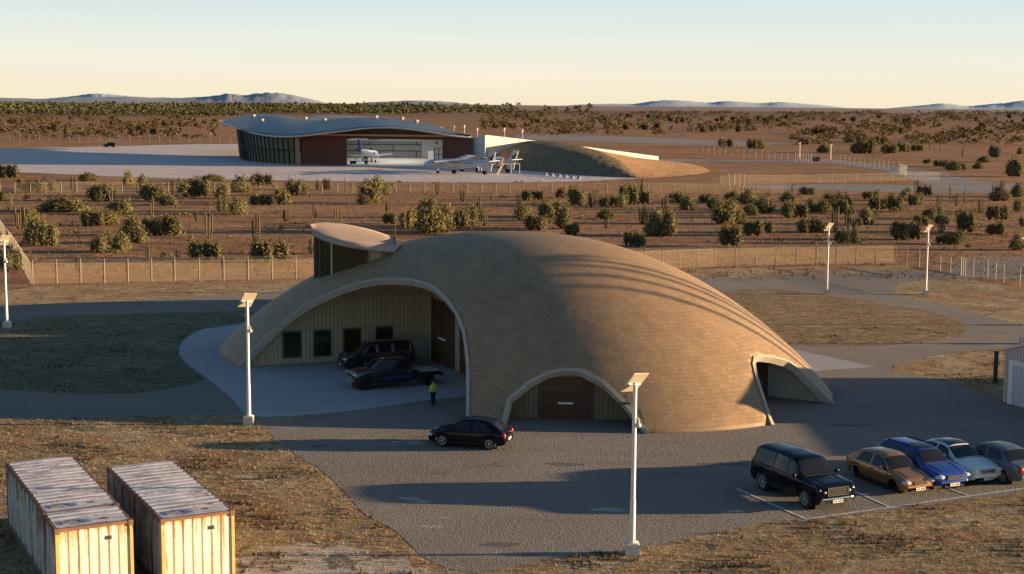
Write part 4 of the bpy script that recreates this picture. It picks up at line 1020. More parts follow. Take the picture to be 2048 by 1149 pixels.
# ------------------------------------------------------------------ shipping containers
def container(o, p_front_l, p_front_r, length, label):
    W = 3.08; Hh = 3.1
    d = Vector((4.62, -8.62, 0)).normalized()      # towards the front
    w = Vector((-d.y, d.x, 0)); w = w if w.x > 0 else -w
    mid = (p_front_l + p_front_r) / 2; mid.z = 0
    yaw = math.atan2(d.y, d.x)
    r = empty('shipping_container', mid - d * length / 2, yaw, label, 'container', 'rusty shipping containers in the corner')
    L2 = length / 2; hw = W / 2
    # local: +x front, y left(+)/right(-)
    def corr(n0, n1, base, dirv, outv, z0, z1, amp, pitch):
        rows = []; n = max(2, int((n1 - n0) / pitch)); prof = []
        for i in range(n):
            x = n0 + (n1 - n0) * i / n; st = (n1 - n0) / n
            prof += [(x, 0), (x + st * .32, 0), (x + st * .5, -amp), (x + st * .82, -amp)]
        prof.append((n1, 0))
        P = [base + dirv * a + outv * b for a, b in prof]
        return [[Vector((p.x, p.y, z0)) for p in P], [Vector((p.x, p.y, z1)) for p in P]]
    X, Y = Vector((1, 0, 0)), Vector((0, 1, 0))
    for s_ in (-1, 1):
        m = MB(); m.grid(corr(-L2 + .14, L2 - .14, Y * s_ * (hw - .03), X, Y * s_, .16, Hh - .14, .05, .36)); m.build('side_wall', MT['cside'], r)
    for s_ in (-1, 1):
        m = MB(); m.grid(corr(-hw + .14, hw - .14, X * s_ * (L2 - .03), Y, X * s_, .16, Hh - .12, .025, .36)); m.build('end_wall', MT['cend'], r)
    m = MB(); n = int(length / .55)
    rows = []
    for i in range(n):
        x = -L2 + .1 + (length - .2) * i / n; st = (length - .2) / n
        flat = i > n - 3
        for a, b in ((0, 0), (.3, 0), (.45, .0 if flat else .022), (.85, .0 if flat else .022)):
            rows.append([Vector((x + a * st, -hw + .1, Hh + .005 + b)), Vector((x + a * st, 0, Hh + .02 + b)), Vector((x + a * st, hw - .1, Hh + .005 + b))])
    rows.append([Vector((L2 - .1, -hw + .1, Hh + .005)), Vector((L2 - .1, 0, Hh + .02)), Vector((L2 - .1, hw - .1, Hh + .005))])
    m.grid(rows); rfm = m.build('roof', MT['croof'], r)
    for s_ in (-1, 1):
        for z in (.08, Hh - .065):
            m = MB(); m.box((0, s_ * (hw - .055), z), (length - .24, .11, .15)); m.build('rail', MT['ruststeel'], r)
    for s_ in (-1, 1):
        for z in (.08, Hh - .06):
            m = MB(); m.box((s_ * (L2 - .055), 0, z), (.11, W - .26, .13)); m.build('rail', MT['ruststeel'], r)
        for t_ in (-1, 1):
            m = MB(); m.box((s_ * (L2 - .065), t_ * (hw - .065), Hh / 2), (.13, .13, Hh - .02)); m.build('corner_post', MT['ruststeel'] if s_ < 0 else m_post, r)
            for z in (.1, Hh - .1):
                m = MB(); m.box((s_ * (L2 - .08), t_ * (hw - .08), z), (.2, .2, .235)); m.build('corner_casting', MT['ruststeel'], r)
    # worn blue paint patches and a bare plate on the front of the roof
    rnd = random.Random(5)
    m = MB()
    for k in range(16):
        x = L2 - .75 + rnd.uniform(-.24, .24); y = -hw + 1.1 + rnd.uniform(-.42, .30); a = rnd.uniform(0, 3); sz = rnd.uniform(.05, .13)
        pts = [Vector((x + sz * rnd.uniform(.6, 1.3) * math.cos(a + j * 1.05), y + sz * 1.3 * rnd.uniform(.6, 1.3) * math.sin(a + j * 1.05), Hh + .024 + .001 * k)) for j in range(6)]
        m.add(pts, [tuple(range(6))])
    m.build('worn_emblem', MT['blueworn'], r)
    m = MB(); m.box((L2 - .75, -hw + .52, Hh + .022), (.5, .26, .02)); m.build('plate', simple('bare_plate', (.30, .27, .2), .8), r)
    for (x, y) in ((L2 - .75, hw - 1.0),):
        m = MB(); m.add([(x + .12 * math.cos(j), y + .16 * math.sin(j), Hh + .026) for j in (0, 1, 2.2, 3.1, 4, 5.2)], [(0, 1, 2, 3, 4, 5)]); m.build('rust_spot', MT['rust'], r)
    # long rust run on the left side and a lock mark on the end wall
    m = MB(); m.box((L2 - 1.0, hw + .0, 1.15), (.20, .02, 1.5)); m.build('rust_run', MT['rust'], r)
    m = MB(); m.box((L2 + .005, hw - .95, 2.5), (.02, .16, .16)); m.build('lock_plate', MT['char'], r)
    return r
m_post = simple('yellow_rusted_post', (.62, .42, .14), .7, 0, .4, 4)
container(None, Vector((-14.31, 57.6, 0)), Vector((-11.51, 59.03, 0)), 9.75, 'rusty white container standing alone next to the dry grass')
container(None, Vector((-19.33, 58.5, 0)), Vector((-16.62, 59.85, 0)), 9.55, 'rear rusty white container behind the short container section')
container(None, Vector((-18.15, 56.1, 0)), Vector((-15.38, 57.5, 0)), 2.62, 'short white container section butted against the front of a longer container')

# ------------------------------------------------------------------ solar street lamps
lamp0 = None
def lamp_proto(hh):
    r = empty('street_lamp', (0, 0, 0), 0, 'x', 'street lamp', 'solar street lamps of the compound')
    m = MB(); b = .34
    m.prism([(-b, -b), (b, -b), (b, b), (-b, b)], -.1, .56)
    m.v += [Vector(v) for v in ((-b, -b, .56), (b, -b, .56), (b, b, .56), (-b, b, .56), (-.27, -.27, .63), (.27, -.27, .63), (.27, .27, .63), (-.27, .27, .63))]; k = 8
    m.f += [(k, k + 1, k + 5, k + 4), (k + 1, k + 2, k + 6, k + 5), (k + 2, k + 3, k + 7, k + 6), (k + 3, k, k + 4, k + 7), (k + 4, k + 5, k + 6, k + 7)]
    m.build('footing', MT['boxconc'], r)
    m = MB(); m.tube([(0, 0, .6), (0, 0, 2.8), (0, 0, 2.82), (0, 0, hh)], [.15, .145, .125, .105], 14); pole = m.build('pole', MT['galv'], r, smooth=40)
    m = MB(); m.tube([(0, 0, .62), (0, 0, .68)], .24, 12); m.build('base_flange', MT['galv'], r).parent = pole
    a = Vector((.77, .61, -.09)).normalized(); bb = Vector((-.60, .59, -1.0)); bb = (bb - a * bb.dot(a)).normalized()
    n_ = a.cross(bb).normalized(); n_ = n_ if n_.y < 0 else -n_        # the back of the panel, towards the yard
    rot = Matrix((a, bb, a.cross(bb))).transposed(); c = Vector((0, .12, hh + .10))
    m = MB(); m.box(c, (1.0, 1.32, .045), rot); pan = m.build('solar_panel', MT['solarframe'], r)
    m = MB(); m.box(c + n_ * .024, (.92, 1.24, .012), rot); m.build('panel_back', MT['solar'], r).parent = pan
    m = MB(); m.box(c + n_ * .06 + bb * .08, (.80, .06, .06), rot); m.tube([(0, 0, hh - .05), c + n_ * .05], .05, 6); m.build('panel_bracket', MT['galv'], r).parent = pan
    m = MB(); m.tube([(0, 0, hh - .95), (-.32, .02, hh - .93)], .035, 6); arm = m.build('lamp_arm', MT['galv'], r)
    m = MB(); m.box((-.55, .02, hh - .93), (.62, .26, .10)); lum = m.build('luminaire', MT['luminaire'], r)
    m = MB(); m.box((-.58, .02, hh - .985), (.46, .18, .015)); m.build('diffuser', MT['lamp'], r).parent = lum
    m = MB(); m.tube([(.08, -.05, hh - 1.72), (.16, -.06, hh - 1.66), (.22, -.06, hh - 1.75), (.22, -.06, hh - 1.95)], .028, 6); br = m.build('camera_bracket', MT['white'], r)
    m = MB(); m.sphere((.22, -.06, hh - 2.02), .12, 10, 7); m.build('dome_camera', MT['white'], r, smooth=60).parent = br
    return r
lamps = [(1264, 1112, 770, 'nearest solar street lamp at the front edge of the yard'),
         (498, 852, 604, 'solar street lamp in front of the courtyard arch'),
         (1653, 592, 456, 'solar street lamp on the oval grass island right of the dome'),
         (1851, 593, 459, 'solar street lamp on the grass near the compound gate'),
         (14, 659, 483, 'solar street lamp beside the left grass island, its pole in shade')]
for i, (x, yb, yt, lab) in enumerate(lamps):
    p = G(x, yb - 3); hh = D(x, yt, p.y).z
    if lamp0 is None: lamp0 = lamp_proto(8.6); r = lamp0
    else: r = copy_tree(lamp0)
    r.location = p; r['label'] = lab; k = hh / 8.6; r.scale = (k if k < 1.2 else 1.1, k if k < 1.2 else 1.1, k)
# lamps of the same kind just past the right edge, their shadows cross the dome and the grass
for (X, Y, k) in ((74, 105.4, 2.0), (74, 104.3, 2.0), (74, 102.8, 2.0), (74, 101.2, 2.0), (50, 134, 1.1), (44, 123, 1.1)):
    r = copy_tree(lamp0); r.location = (X, Y, 0); r.scale = (1.6, 1.6, k) if k > 1.5 else (1, 1, k); r['label'] = 'tall lamp mast past the right edge of the yard'; r['group'] = 'masts past the right edge'
# small lamps by the far gate and along the hangar wing
for x, yb, yt, lab in ((1599, 318, 286, 'far solar lamp beside the fence gate posts'), (1661, 322, 290, 'far solar lamp standing alone right of the far gate')):
    p = G(x, yb); r = copy_tree(lamp0); r.location = p; k = (D(x, yt, p.y).z) / 8.9; r.scale = (max(1.1, k),) * 2 + (k,); r['label'] = lab; r['group'] = 'far solar lamps'
for x, yt, Y in ((908, 254, 600), (929, 252.5, 600), (955, 258, 590), (1009, 258, 570), (1045, 261, 565)):
    r = copy_tree(lamp0); z = D(x, yt, Y).z; p = D(x, yt, Y); p.z = 0; r.location = p; k = z / 8.9; r.scale = (.7, .7, k); r['label'] = 'distant lamp post behind the white hangar wing wall'; r['group'] = 'lamp posts behind the hangar wing'

# ------------------------------------------------------------------ fences
def fence(pts, spacing, hgt, label, link, group=None, name='chain_link_fence', outrig=True, r=.04, last=True, rails=False):
    root = empty(name, pts[0], 0, label, 'fence' if name != 'fence_gate' else 'gate', group)
    P = []
    for a, b in zip(pts[:-1], pts[1:]):
        n = max(1, round((b - a).length / spacing)); P += [(lerp(a, b, i / n), (b - a).normalized()) for i in range(n)]
    P.append((pts[-1], (pts[-1] - pts[-2]).normalized()))
    P = P[:101]
    pm = MB(); pm.tube([(0, 0, 0), (0, 0, hgt)], r, 6)
    if outrig: pm.tube([(0, 0, hgt), (0, .34, hgt + .36)], r * .8, 5)
    me = pm.mesh('post', MT['fsteel'])
    for p, d in P:
        o = bpy.data.objects.new('post', me); col.objects.link(o); o.parent = root; o.location = p - pts[0]; o.rotation_euler = (0, 0, math.atan2(d.y, d.x) + random.uniform(-.05, .05))
        o.rotation_euler.x = random.uniform(-.012, .012)
    m = wallstrip([p for p, _ in P], [hgt] * len(P), [.04] * len(P)); m.build('chain_link_mesh', link, root, True, merge=.001)
    m = MB(); m.tube([p + Vector((0, 0, hgt - .03)) for p, _ in P], r * .6, 5); m.build('top_rail', MT['fsteel'], root, True)
    if rails:
        for z in (.08, hgt / 2):
            m = MB(); m.tube([p + Vector((0, 0, z)) for p, _ in P], r * .8, 5); m.build('rail', MT['fsteel'], root, True)
    if outrig:
        for k in (.12, .24, .35):
            m = MB(); m.tube([p + Vector((-d.y * k, d.x * k, hgt + k)) for p, d in P], .012, 3); m.build('barbed_wire', MT['fsteel'], root, True)
    return root
LN, LF = MT['link_near'], MT['link_far']
fence([G(*p) for p in ((66, 569), (350, 563), (640, 557), (1000, 549), (1290, 540), (1430, 534), (1791, 527))], 2.72, 2.3, 'front chain link fence running behind the dome to the gate opening', LN)
fence([G(*p) for p in ((62, 568), (30, 513), (0, 470), (-40, 425))], 2.3, 2.3, 'chain link side fence running away at the left edge', LN)
fence([G(1814, 534), G(1836, 537)], 2.4, 2.2, 'short fence stub with one bare post next to the gate leaf', LF)
fence([G(1838, 537), G(1880, 543.5), G(1921, 551)], 2.6, 2.05, 'open chain link gate leaf beside the ring road', LN, None, 'fence_gate', False, .06, True, True)
gt = fence([G(1922, 551), G(1930, 553)], .5, 2.3, 'close pair of steel gate posts at the end of the gate leaf', LN, None, 'gate_posts', False)
gt['category'] = 'gate posts'
fence([G(*p) for p in ((1946, 553), (1967, 557), (1975, 558), (2007, 566.5), (2039, 572.5), (2120, 590))], 2.3, 2.25, 'chain link fence going out of the picture right of the gate', LF)
fence([G(*p) for p in ((-110, 385), (30, 387), (245, 381.5 + 4), (521, 386), (706, 386.5), (992, 387), (1270, 387), (1400, 386), (1572, 385.5))], 3.3, 2.35, 'long fence along the near side of the aircraft apron', LF, None, 'chain_link_fence', False, .045)
fence([G(1441, 369), G(1640, 366), G(1878, 361)], 4.2, 2.2, 'fence in front of the earth mound near the desert road', LF, None, 'chain_link_fence', False, .045)
fence([G(1406, 307), G(1500, 315), G(1590, 323.5)], 6, 3.0, 'far fence running from the mound to the far gate', LF, None, 'chain_link_fence', True, .04)
fence([G(1680, 327), G(1740, 334), G(1797, 342)], 5.2, 2.8, 'far fence right of the lone solar lamp', LF, None, 'chain_link_fence', True, .04)
fence([G(-60, 281), G(240, 284), G(481, 287)], 5.5, 3.4, 'fence on the far side of the apron left of the hangar', LF, None, 'chain_link_fence', False, .04)
fence([G(1590, 324), G(1606, 325), G(1622, 326)], 1.9, 3.6, 'cluster of tall pale gate posts beside the far solar lamp', LF, None, 'gate_posts', False, .08)['category'] = 'gate posts'
fence([G(1458, 373), G(1488, 373)], 1.15, 3.3, 'cluster of tall pale gate posts before the earth mound', LF, None, 'gate_posts', False, .09)['category'] = 'gate posts'
fence([G(1799, 347), G(1813, 351)], .9, 3.1, 'cluster of short pale gate posts by the desert road', LF, None, 'gate_posts', False, .08)['category'] = 'gate posts'

# ------------------------------------------------------------------ bushes and cacti
def bush_mesh(seed, lobes, nleaf, leaf, name='desert_bush', mat=None):
    rnd = random.Random(seed); m = MB()
    for (c, r, hgt) in lobes:
        for i in range(int(nleaf * r / .3)):
            u = rnd.uniform(-.35, 1); a = rnd.uniform(0, 2 * math.pi); s = math.sqrt(max(0, 1 - u * u))
            n = Vector((s * math.cos(a), s * math.sin(a), u)); k = rnd.uniform(.66, 1.06) * (1 + .16 * math.sin(5 * a + seed) * s + .10 * math.sin(9 * a + 7 * u)) * (1 if rnd.random() > .07 else 1.22)
            p = Vector((c[0] + n.x * r * k, c[1] + n.y * r * k, hgt * .34 + n.z * hgt * .66 * k))
            if p.z < .01: p.z = rnd.uniform(.01, .08)
            n2 = (n + Vector((rnd.gauss(0, .55), rnd.gauss(0, .55), rnd.gauss(0, .45)))).normalized()
            t = n2.cross(Vector((rnd.gauss(0, 1), rnd.gauss(0, 1), rnd.gauss(0, 1)))).normalized(); b = n2.cross(t)
            sz = leaf * rnd.uniform(.6, 1.35)
            m.add([p - t * sz, p - b * sz * .55, p + t * sz, p + b * sz * .55], [(0, 1, 2, 3)])
    for (c, r, hgt) in lobes:      # stray twigs standing out of the crown
        for i in range(int(46 * r / .3)):
            u = rnd.uniform(.0, 1); a = rnd.uniform(0, 6.28); s = math.sqrt(1 - u * u); n = Vector((s * math.cos(a), s * math.sin(a), u))
            p = Vector((c[0] + n.x * r * .8, c[1] + n.y * r * .8, hgt * .34 + n.z * hgt * .52)); q = p + (n + Vector((rnd.gauss(0, .4), rnd.gauss(0, .4), .5))).normalized() * rnd.uniform(.10, .24)
            t = n.cross(Vector((rnd.gauss(0, 1), rnd.gauss(0, 1), rnd.gauss(0, 1)))).normalized() * leaf * .35
            m.add([p - t, p + t, q], [(0, 1, 2)])
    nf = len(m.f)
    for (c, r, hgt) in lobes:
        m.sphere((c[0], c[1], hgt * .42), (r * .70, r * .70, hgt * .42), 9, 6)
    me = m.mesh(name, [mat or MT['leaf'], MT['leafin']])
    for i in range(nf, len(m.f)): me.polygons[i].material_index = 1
    return me
bushes = [bush_mesh(1, [((0, 0), .40, .95), ((.22, .1), .28, .75), ((-.24, -.05), .27, .7)], 380, .042),
          bush_mesh(2, [((-.25, 0), .27, .95), ((.15, .1), .32, .85), ((.34, -.1), .18, .6), ((0, -.2), .22, .7)], 360, .040),
          bush_mesh(3, [((-.32, .05), .2, .9), ((-.05, -.05), .24, .95), ((.22, .08), .24, .8), ((.38, -.02), .15, .9)], 400, .038),
          bush_mesh(4, [((0, 0), .34, .98), ((.2, .05), .30, .55), ((-.2, .08), .32, .62), ((.05, -.2), .25, .45)], 380, .042),
          bush_mesh(5, [((-.18, .1), .34, .8), ((.2, -.05), .32, .98), ((.0, -.25), .2, .5)], 370, .045)]
bush_far = [bush_mesh(11 + i, [((-.15, 0), .33, .95), ((.2, .05), .3, .75)], 110, .075, mat=MT['leaffar']) for i in range(3)]
def cactus_mesh(seed, arms):
    rnd = random.Random(seed); m = MB()
    for (x, y, b, hgt, bend) in arms:
        pts = [(x * .25, y * .25, 0), (x * .6, y * .6, b * .5), (x, y, b)] if b > 0 else [(x, y, 0), (x, y, .05), (x, y, .1)]
        pts += [(x + bend * .02, y, lerp(b, hgt, .35)), (x + bend * .03, y, lerp(b, hgt, .75)), (x + bend * .03, y, hgt * .97), (x + bend * .03, y, hgt)]
        n = 12; P = [Vector(p) for p in pts]
        rows = []
        w = [.032, .034, .038, .044, .042, .026, .004]
        for i, p in enumerate(P):
            rows.append([p + Vector((math.cos(2 * math.pi * k / n), math.sin(2 * math.pi * k / n), 0)) * w[i] * (1.0 if k % 2 else .78) for k in range(n)])
        m.grid(rows, True)
    return m.mesh('columnar_cactus', MT['cactus'], smooth=30)
cacti = [cactus_mesh(1, [(0, 0, 0, 1.0, 1), (.16, .03, .2, .85, 0), (-.17, .02, .22, .9, 0), (.09, -.12, .18, .75, 1)]),
         cactus_mesh(2, [(0, 0, 0, .95, 0), (.14, .0, .25, 1.0, 0), (-.14, .05, .3, .8, 0)]),
         cactus_mesh(3, [(0, 0, 0, .8, 1), (.2, .05, .15, 1.0, 0), (-.2, .0, .18, .95, 0), (.1, .1, .2, .9, 0), (-.1, -.1, .2, .7, 0), (.28, -.05, .25, .55, 0)]),
         cactus_mesh(4, [(0, 0, 0, 1.0, 0), (.13, .02, .35, .7, 0)])]
BL = [(45,465,85,70),(175,540,110,60),(278,530,60,50),(110,520,50,50),(330,640,210,70),(460,480,80,40),(525,585,110,85),(620,655,105,70),(670,505,60,70),(745,520,70,70),(800,585,130,85),(880,608,75,55),(480,715,100,80),(565,712,90,75),(160,690,70,60),(185,812,100,130),(250,822,85,125),(545,855,110,100),(640,850,90,90),(690,805,120,130),(800,765,110,90),(895,765,110,105),(1075,885,140,90),(1410,905,160,110),(985,562,95,85),(1055,562,95,95),(1110,482,100,35),(1165,572,85,75),(1260,537,110,80),(1335,502,70,62),(1390,503,60,58),(1170,642,80,70),(1245,655,95,85),(1365,605,95,50),(1475,605,75,90),(1550,557,95,85),(1640,862,60,80),(55,947,110,100),(10,585,35,50),(1660,530,30,50)]
CL = [(388,540,30,90),(236,478,12,48),(50,628,35,90),(106,735,45,125),(380,715,20,35),(585,600,45,100),(800,680,40,120),(902,550,25,80),(933,532,28,75),(770,915,30,95),(925,880,20,50),(1025,690,25,60),(993,725,20,35),(1090,775,50,145),(1338,815,50,165),(1440,650,30,75),(1495,690,30,70),(1440,733,20,45),(1645,668,25,80),(1615,570,15,35),(1585,740,15,20),(942,625,10,20),(410,950,35,80)]
BC = [(35,108,70,55),(265,175,110,130),(340,135,55,60),(230,182,70,45),(360,282,75,60),(455,305,95,100),(560,330,120,180),(640,322,110,145),(525,250,70,80),(745,295,125,105),(1060,160,65,52),(1115,160,65,52),(1235,145,65,50),(1290,145,50,48),(1315,185,95,90),(1040,265,90,85),(1105,315,95,80),(1160,250,80,80),(1225,245,90,82),(1250,305,90,110),(1290,335,80,60),(1475,195,75,65),(1535,195,70,62),(1580,185,80,105),(1650,180,75,70),(1465,255,85,50),(1595,395,65,78),(1640,395,55,60),(1715,340,110,130),(1780,345,90,130),(1830,170,90,50),(1880,210,80,70),(1990,170,80,40),(2010,200,60,50)]
CC = [(127,130,20,80),(145,220,30,70),(90,275,50,80),(385,345,25,75),(352,230,25,70),(505,140,12,35),(602,130,25,70),(672,175,12,30),(730,165,25,70),(880,165,18,45),(820,245,45,110),(842,290,40,100),(1018,185,25,85),(1190,165,30,40),(1390,195,35,90),(1465,305,25,80),(1640,130,30,90),(1650,280,25,110),(1632,230,12,30),(1765,220,40,90),(710,310,20,90),(46,165,8,15),(370,155,10,15),(555,260,20,30)]
BR = [(45,550,90,50),(95,585,80,60),(205,535,90,55),(155,685,140,145),(235,680,80,100),(300,560,110,90),(310,630,80,70),(395,615,120,95),(195,825,150,135),(330,755,125,100),(425,740,75,75),(545,545,90,60),(545,645,105,100),(620,645,90,95),(670,500,90,45),(690,605,80,75),(765,610,90,75),(850,600,140,110),(880,620,90,90),(930,620,60,50),(640,735,100,80),(720,735,110,85),(955,695,80,50),(1030,685,110,100),(890,805,90,75),(960,805,80,80),(1060,530,85,50),(1105,595,95,75),(1210,605,115,100),(1280,540,90,75),(1345,565,90,70),(1395,510,70,65),(1245,780,100,110),(1310,780,120,110),(1370,690,80,60),(1450,650,105,75),(1505,685,80,60),(1515,805,80,50),(1580,810,110,80),(1645,735,130,130),(1855,540,110,85),(1970,515,90,75),(1975,605,80,75),(1845,660,105,90),(1835,750,95,75),(2000,700,60,60),(1970,845,90,100),(1950,390,90,110),(1490,325,70,40),(1530,330,60,42),(1575,350,80,55),(1625,348,50,45),(1410,308,40,28),(1730,340,60,38),(1765,300,70,35),(1015,245,120,85),(1150,245,60,60),(1200,245,70,55),(1260,235,70,60),(765,240,70,50),(1350,230,60,40),(650,190,60,40),(330,215,75,62),(380,215,60,55),(135,205,60,52),(185,205,60,50),(1830,270,60,70),(1990,250,40,40)]
CRR = [(573,500,15,70),(1345,490,30,90),(1548,525,22,95),(1590,572,25,85),(1645,555,25,100),(1740,615,30,90),(1763,640,22,70),(1815,480,20,60),(1880,470,25,60),(1485,580,40,80),(1495,735,35,80),(838,735,40,160),(920,710,45,130),(945,800,60,150),(1310,660,15,30),(1743,690,15,30),(1632,270,20,70),(1424,220,20,60),(1490,235,15,45),(482,210,12,45),(503,255,10,40),(1075,270,15,45),(200,235,10,45),(1718,800,18,20),(1905,270,12,20),(855,240,10,30)]
def conv(l, s, ox, oy): return [(ox + a / s, oy + b / s, w / s, h / s) for a, b, w, h in l]
allb = conv(BL, 2.611, 0, 180) + conv(BC, 2.56, 640, 340) + conv(BR, 3.105, 1400, 230)
allc = conv(CL, 2.611, 0, 180) + conv(CC, 2.56, 640, 340) + conv(CRR, 3.105, 1400, 230)
def zone(x, y):
    if y < 335: return 'out on the far plain right of the earth mound' if x > 1000 else 'out on the far plain left of the hangar'
    if y < 388: return 'close to the apron fence before the hangar' if x < 1270 else 'along the desert road fence'
    if y < 440: return ('in the back row left of the lookout' if x < 600 else 'in the back row behind the dome crown' if x < 1150 else 'in the back row behind the right fence')
    return ('near the front fence left of the lookout' if x < 600 else 'right behind the dome crown' if x < 1250 else 'just behind the right front fence')
def ground_at(x, y): return G(x, y)
nb_ = 0
biggest = {}
for i, (x, y, w, h) in enumerate(allb):
    p = G(x, y - 1.5); dist = (p - CAM).length; k = dist / F
    W_, H_ = w * k * 1.28, h * k * 1.18
    o = bpy.data.objects.new('desert_bush', bushes[(i * 7 + int(w)) % 5]); col.objects.link(o)
    o.location = p; o.scale = (W_, W_ * random.uniform(.75, 1.0), H_); o.rotation_euler = (0, 0, random.uniform(0, 6.28) if w < h * 1.4 else random.choice((0, math.pi)) + random.uniform(-.3, .3))
    form = 'low spreading' if w > 1.5 * h else ('tall rounded' if h > 34 else 'rounded')
    tag(o, f'{form} olive bush {zone(x, y)}', 'bush', f'{form} olive bushes {zone(x, y)}')
for i, (x, y, w, h) in enumerate(allc):
    p = G(x, y - 1); dist = (p - CAM).length; k = dist / F
    H_ = h * k * 1.03
    small = h < 16
    o = bpy.data.objects.new('columnar_cactus', cacti[(i * 5 + int(h)) % 4 if w > 8 else 3]); col.objects.link(o)
    wd = min(H_ * 1.05, max(H_ * .72, w * k * 2.3)); o.location = p; o.scale = (wd, wd, H_); o.rotation_euler = (0, 0, random.uniform(-.5, .5) + random.choice((0, math.pi)))
    form = 'small' if small else ('tall many armed' if h > 40 else 'columnar')
    tag(o, f'{form} cactus {zone(x, y)}', 'cactus', f'{form} cacti {zone(x, y)}')
# loose bushes of the far plain
rnd = random.Random(7)
far = []
def clear(x, y):
    if x < 505 and 284 < y < 350: return False
    if 430 < x < 1330 and y > 262 - (x > 1000) * 0 and y < 360: return x > 1050 and y < 275
    if 430 < x < 960 and y > 228: return False
    if 1050 < x < 1580 and 266 < y < 293: return False
    if y > 316 and 1300 < x < 1700: return False
    return True
while len(far) < 146:
    x = rnd.uniform(-20, 2070); t = rnd.random(); y = 236 + 52 * t ** 1.5 if x > 900 else 236 + 36 * t
    if not clear(x, y): continue
    for j in range(rnd.choice((1, 1, 2, 3))):
        far.append((x + rnd.gauss(0, 12), y + rnd.gauss(0, 1.2)))
for i, (x, y) in enumerate(far):
    p = G(x, y); k = (p - CAM).length / F
    pxh = lerp(8, 17, (y - 232) / 56) * rnd.uniform(.7, 1.3)
    o = bpy.data.objects.new('desert_bush', bush_far[i % 3]); col.objects.link(o); H_ = pxh * k; W_ = H_ * rnd.uniform(.9, 1.7)
    o.location = p; o.scale = (W_, W_, H_); o.rotation_euler = (0, 0, rnd.uniform(0, 6.28))
    z_ = 'left of the hangar' if x < 500 else ('over the hangar roof' if x < 1000 else ('over the earth mound' if x < 1450 else 'over the far gate'))
    tag(o, f'distant olive bush on the plain seen {z_}', 'bush', f'distant olive bushes on the plain seen {z_}')
def mass(name, pts, per, leaf, mat, label):
    m = MB()
    for (p, w, h) in pts:
        for i in range(per):
            u = rnd.uniform(-.2, 1); a = rnd.uniform(0, 6.28); s = math.sqrt(1 - u * u); k = rnd.uniform(.6, 1)
            c = p + Vector((s * math.cos(a) * w * .5 * k, s * math.sin(a) * w * .5 * k, h * (.4 + .6 * u * k)))
            t = Vector((rnd.gauss(0, 1), rnd.gauss(0, 1), rnd.gauss(0, .7))).normalized(); b = t.cross(Vector((rnd.gauss(0, 1), rnd.gauss(0, 1), rnd.gauss(0, 1)))).normalized()
            sz = leaf * h * rnd.uniform(.6, 1.3)
            m.add([c - t * sz, c - b * sz * .7, c + t * sz, c + b * sz * .7], [(0, 1, 2, 3)])
    o = m.build(name, mat); tag(o, label, None, None, 'stuff')
pts = []
while len(pts) < 2600:
    x = rnd.uniform(-60, 2110); y = 227 + 66 * rnd.random() ** 1.9
    cl_ = math.sin(x * .021 + y * .13) + math.sin(x * .043 - y * .21)
    if cl_ < rnd.uniform(-1.6, .9): continue
    if x < 950 and y > 281: continue
    if not clear(x, y): continue
    p = G(x, y); k = (p - CAM).length / F; h = lerp(5.5, 12, min(1, (y - 228) / 45)) * rnd.uniform(.45, 1.25) * k
    pts.append((p, h * rnd.uniform(1, 1.8), h))
mass('far_scrub', pts, 24, .20, MT['leaffar'], 'scattered small scrub far out on the plain')
pts = []
while len(pts) < 2400:
    x = rnd.uniform(-120, 1180); y = rnd.uniform(209.5, 234 - 9 * max(0, (min(x, 950) - 500) / 450))
    if x > 500 and y > 228: continue
    y += .0073 * (x - 480)
    dens = 1 if x < 700 else max(.06, 1 - (x - 650) / 420)
    if rnd.random() > dens: continue
    p = G(x, y + 1); k = (p - CAM).length / F; h = rnd.uniform(8, 14) * k * (1 if y > 216 else .7)
    if p.y > 9000: continue
    pts.append((p, h * rnd.uniform(.6, 1.0), h))
mass('far_woodland', pts, 22, .20, MT['leafgreen'], 'belt of grey green woodland below the left hills')

pts = []
while len(pts) < 260:
    x = rnd.uniform(-60, 2110); y = rnd.uniform(366, 530)
    if 620 < x < 1500 and y > 455: continue
    if x > 1480 and 366 < y < 388: continue
    if y > 505 and x > 1750: continue
    p = G(x, y); k = (p - CAM).length / F; h = rnd.uniform(4, 12) * k * (1 + (y - 366) / 400)
    pts.append((p, h * rnd.uniform(.9, 1.7), h))
mass('small_scrub', pts, 60, .13, MT['leaf'], 'small scrub between the larger desert bushes')

# ------------------------------------------------------------------ grass tufts and low scrub
def tufts(name, n, region, hmin, hmax, mat, label, blades=5, wid=.02):
    m = MB(); rnd = random.Random(len(name) + n); c = 0; tries = 0
    while c < n and tries < n * 12:
        tries += 1
        r = region(rnd)
        if r is None: continue
        p = r; c += 1; hh = rnd.uniform(hmin, hmax)
        for b in range(blades):
            a = rnd.uniform(0, 6.28); q = p + Vector((math.cos(a), math.sin(a), 0)) * rnd.uniform(0, hh * .5); l = hh * rnd.uniform(.5, 1.1)
            t = q + Vector((math.cos(a) * l * rnd.uniform(.1, .7), math.sin(a) * l * rnd.uniform(.1, .7), l)); s = Vector((-math.sin(a), math.cos(a), 0)) * wid * rnd.uniform(.7, 1.5) * (hh / .2) ** .5
            m.add([q - s, q + s, t], [(0, 1, 2)])
    tag(m.build(name, mat), label, None, None, 'stuff')
asph2 = [(p.x, p.y) for p in asph]; isl_ = [(p.x, p.y) for p in isl]; isl2_ = [(p.x, p.y) for p in isl2]
patch_rnd = random.Random(2); blobs = [(patch_rnd.uniform(-35, 40), patch_rnd.uniform(50, 100), patch_rnd.uniform(1, 4)) for _ in range(90)]
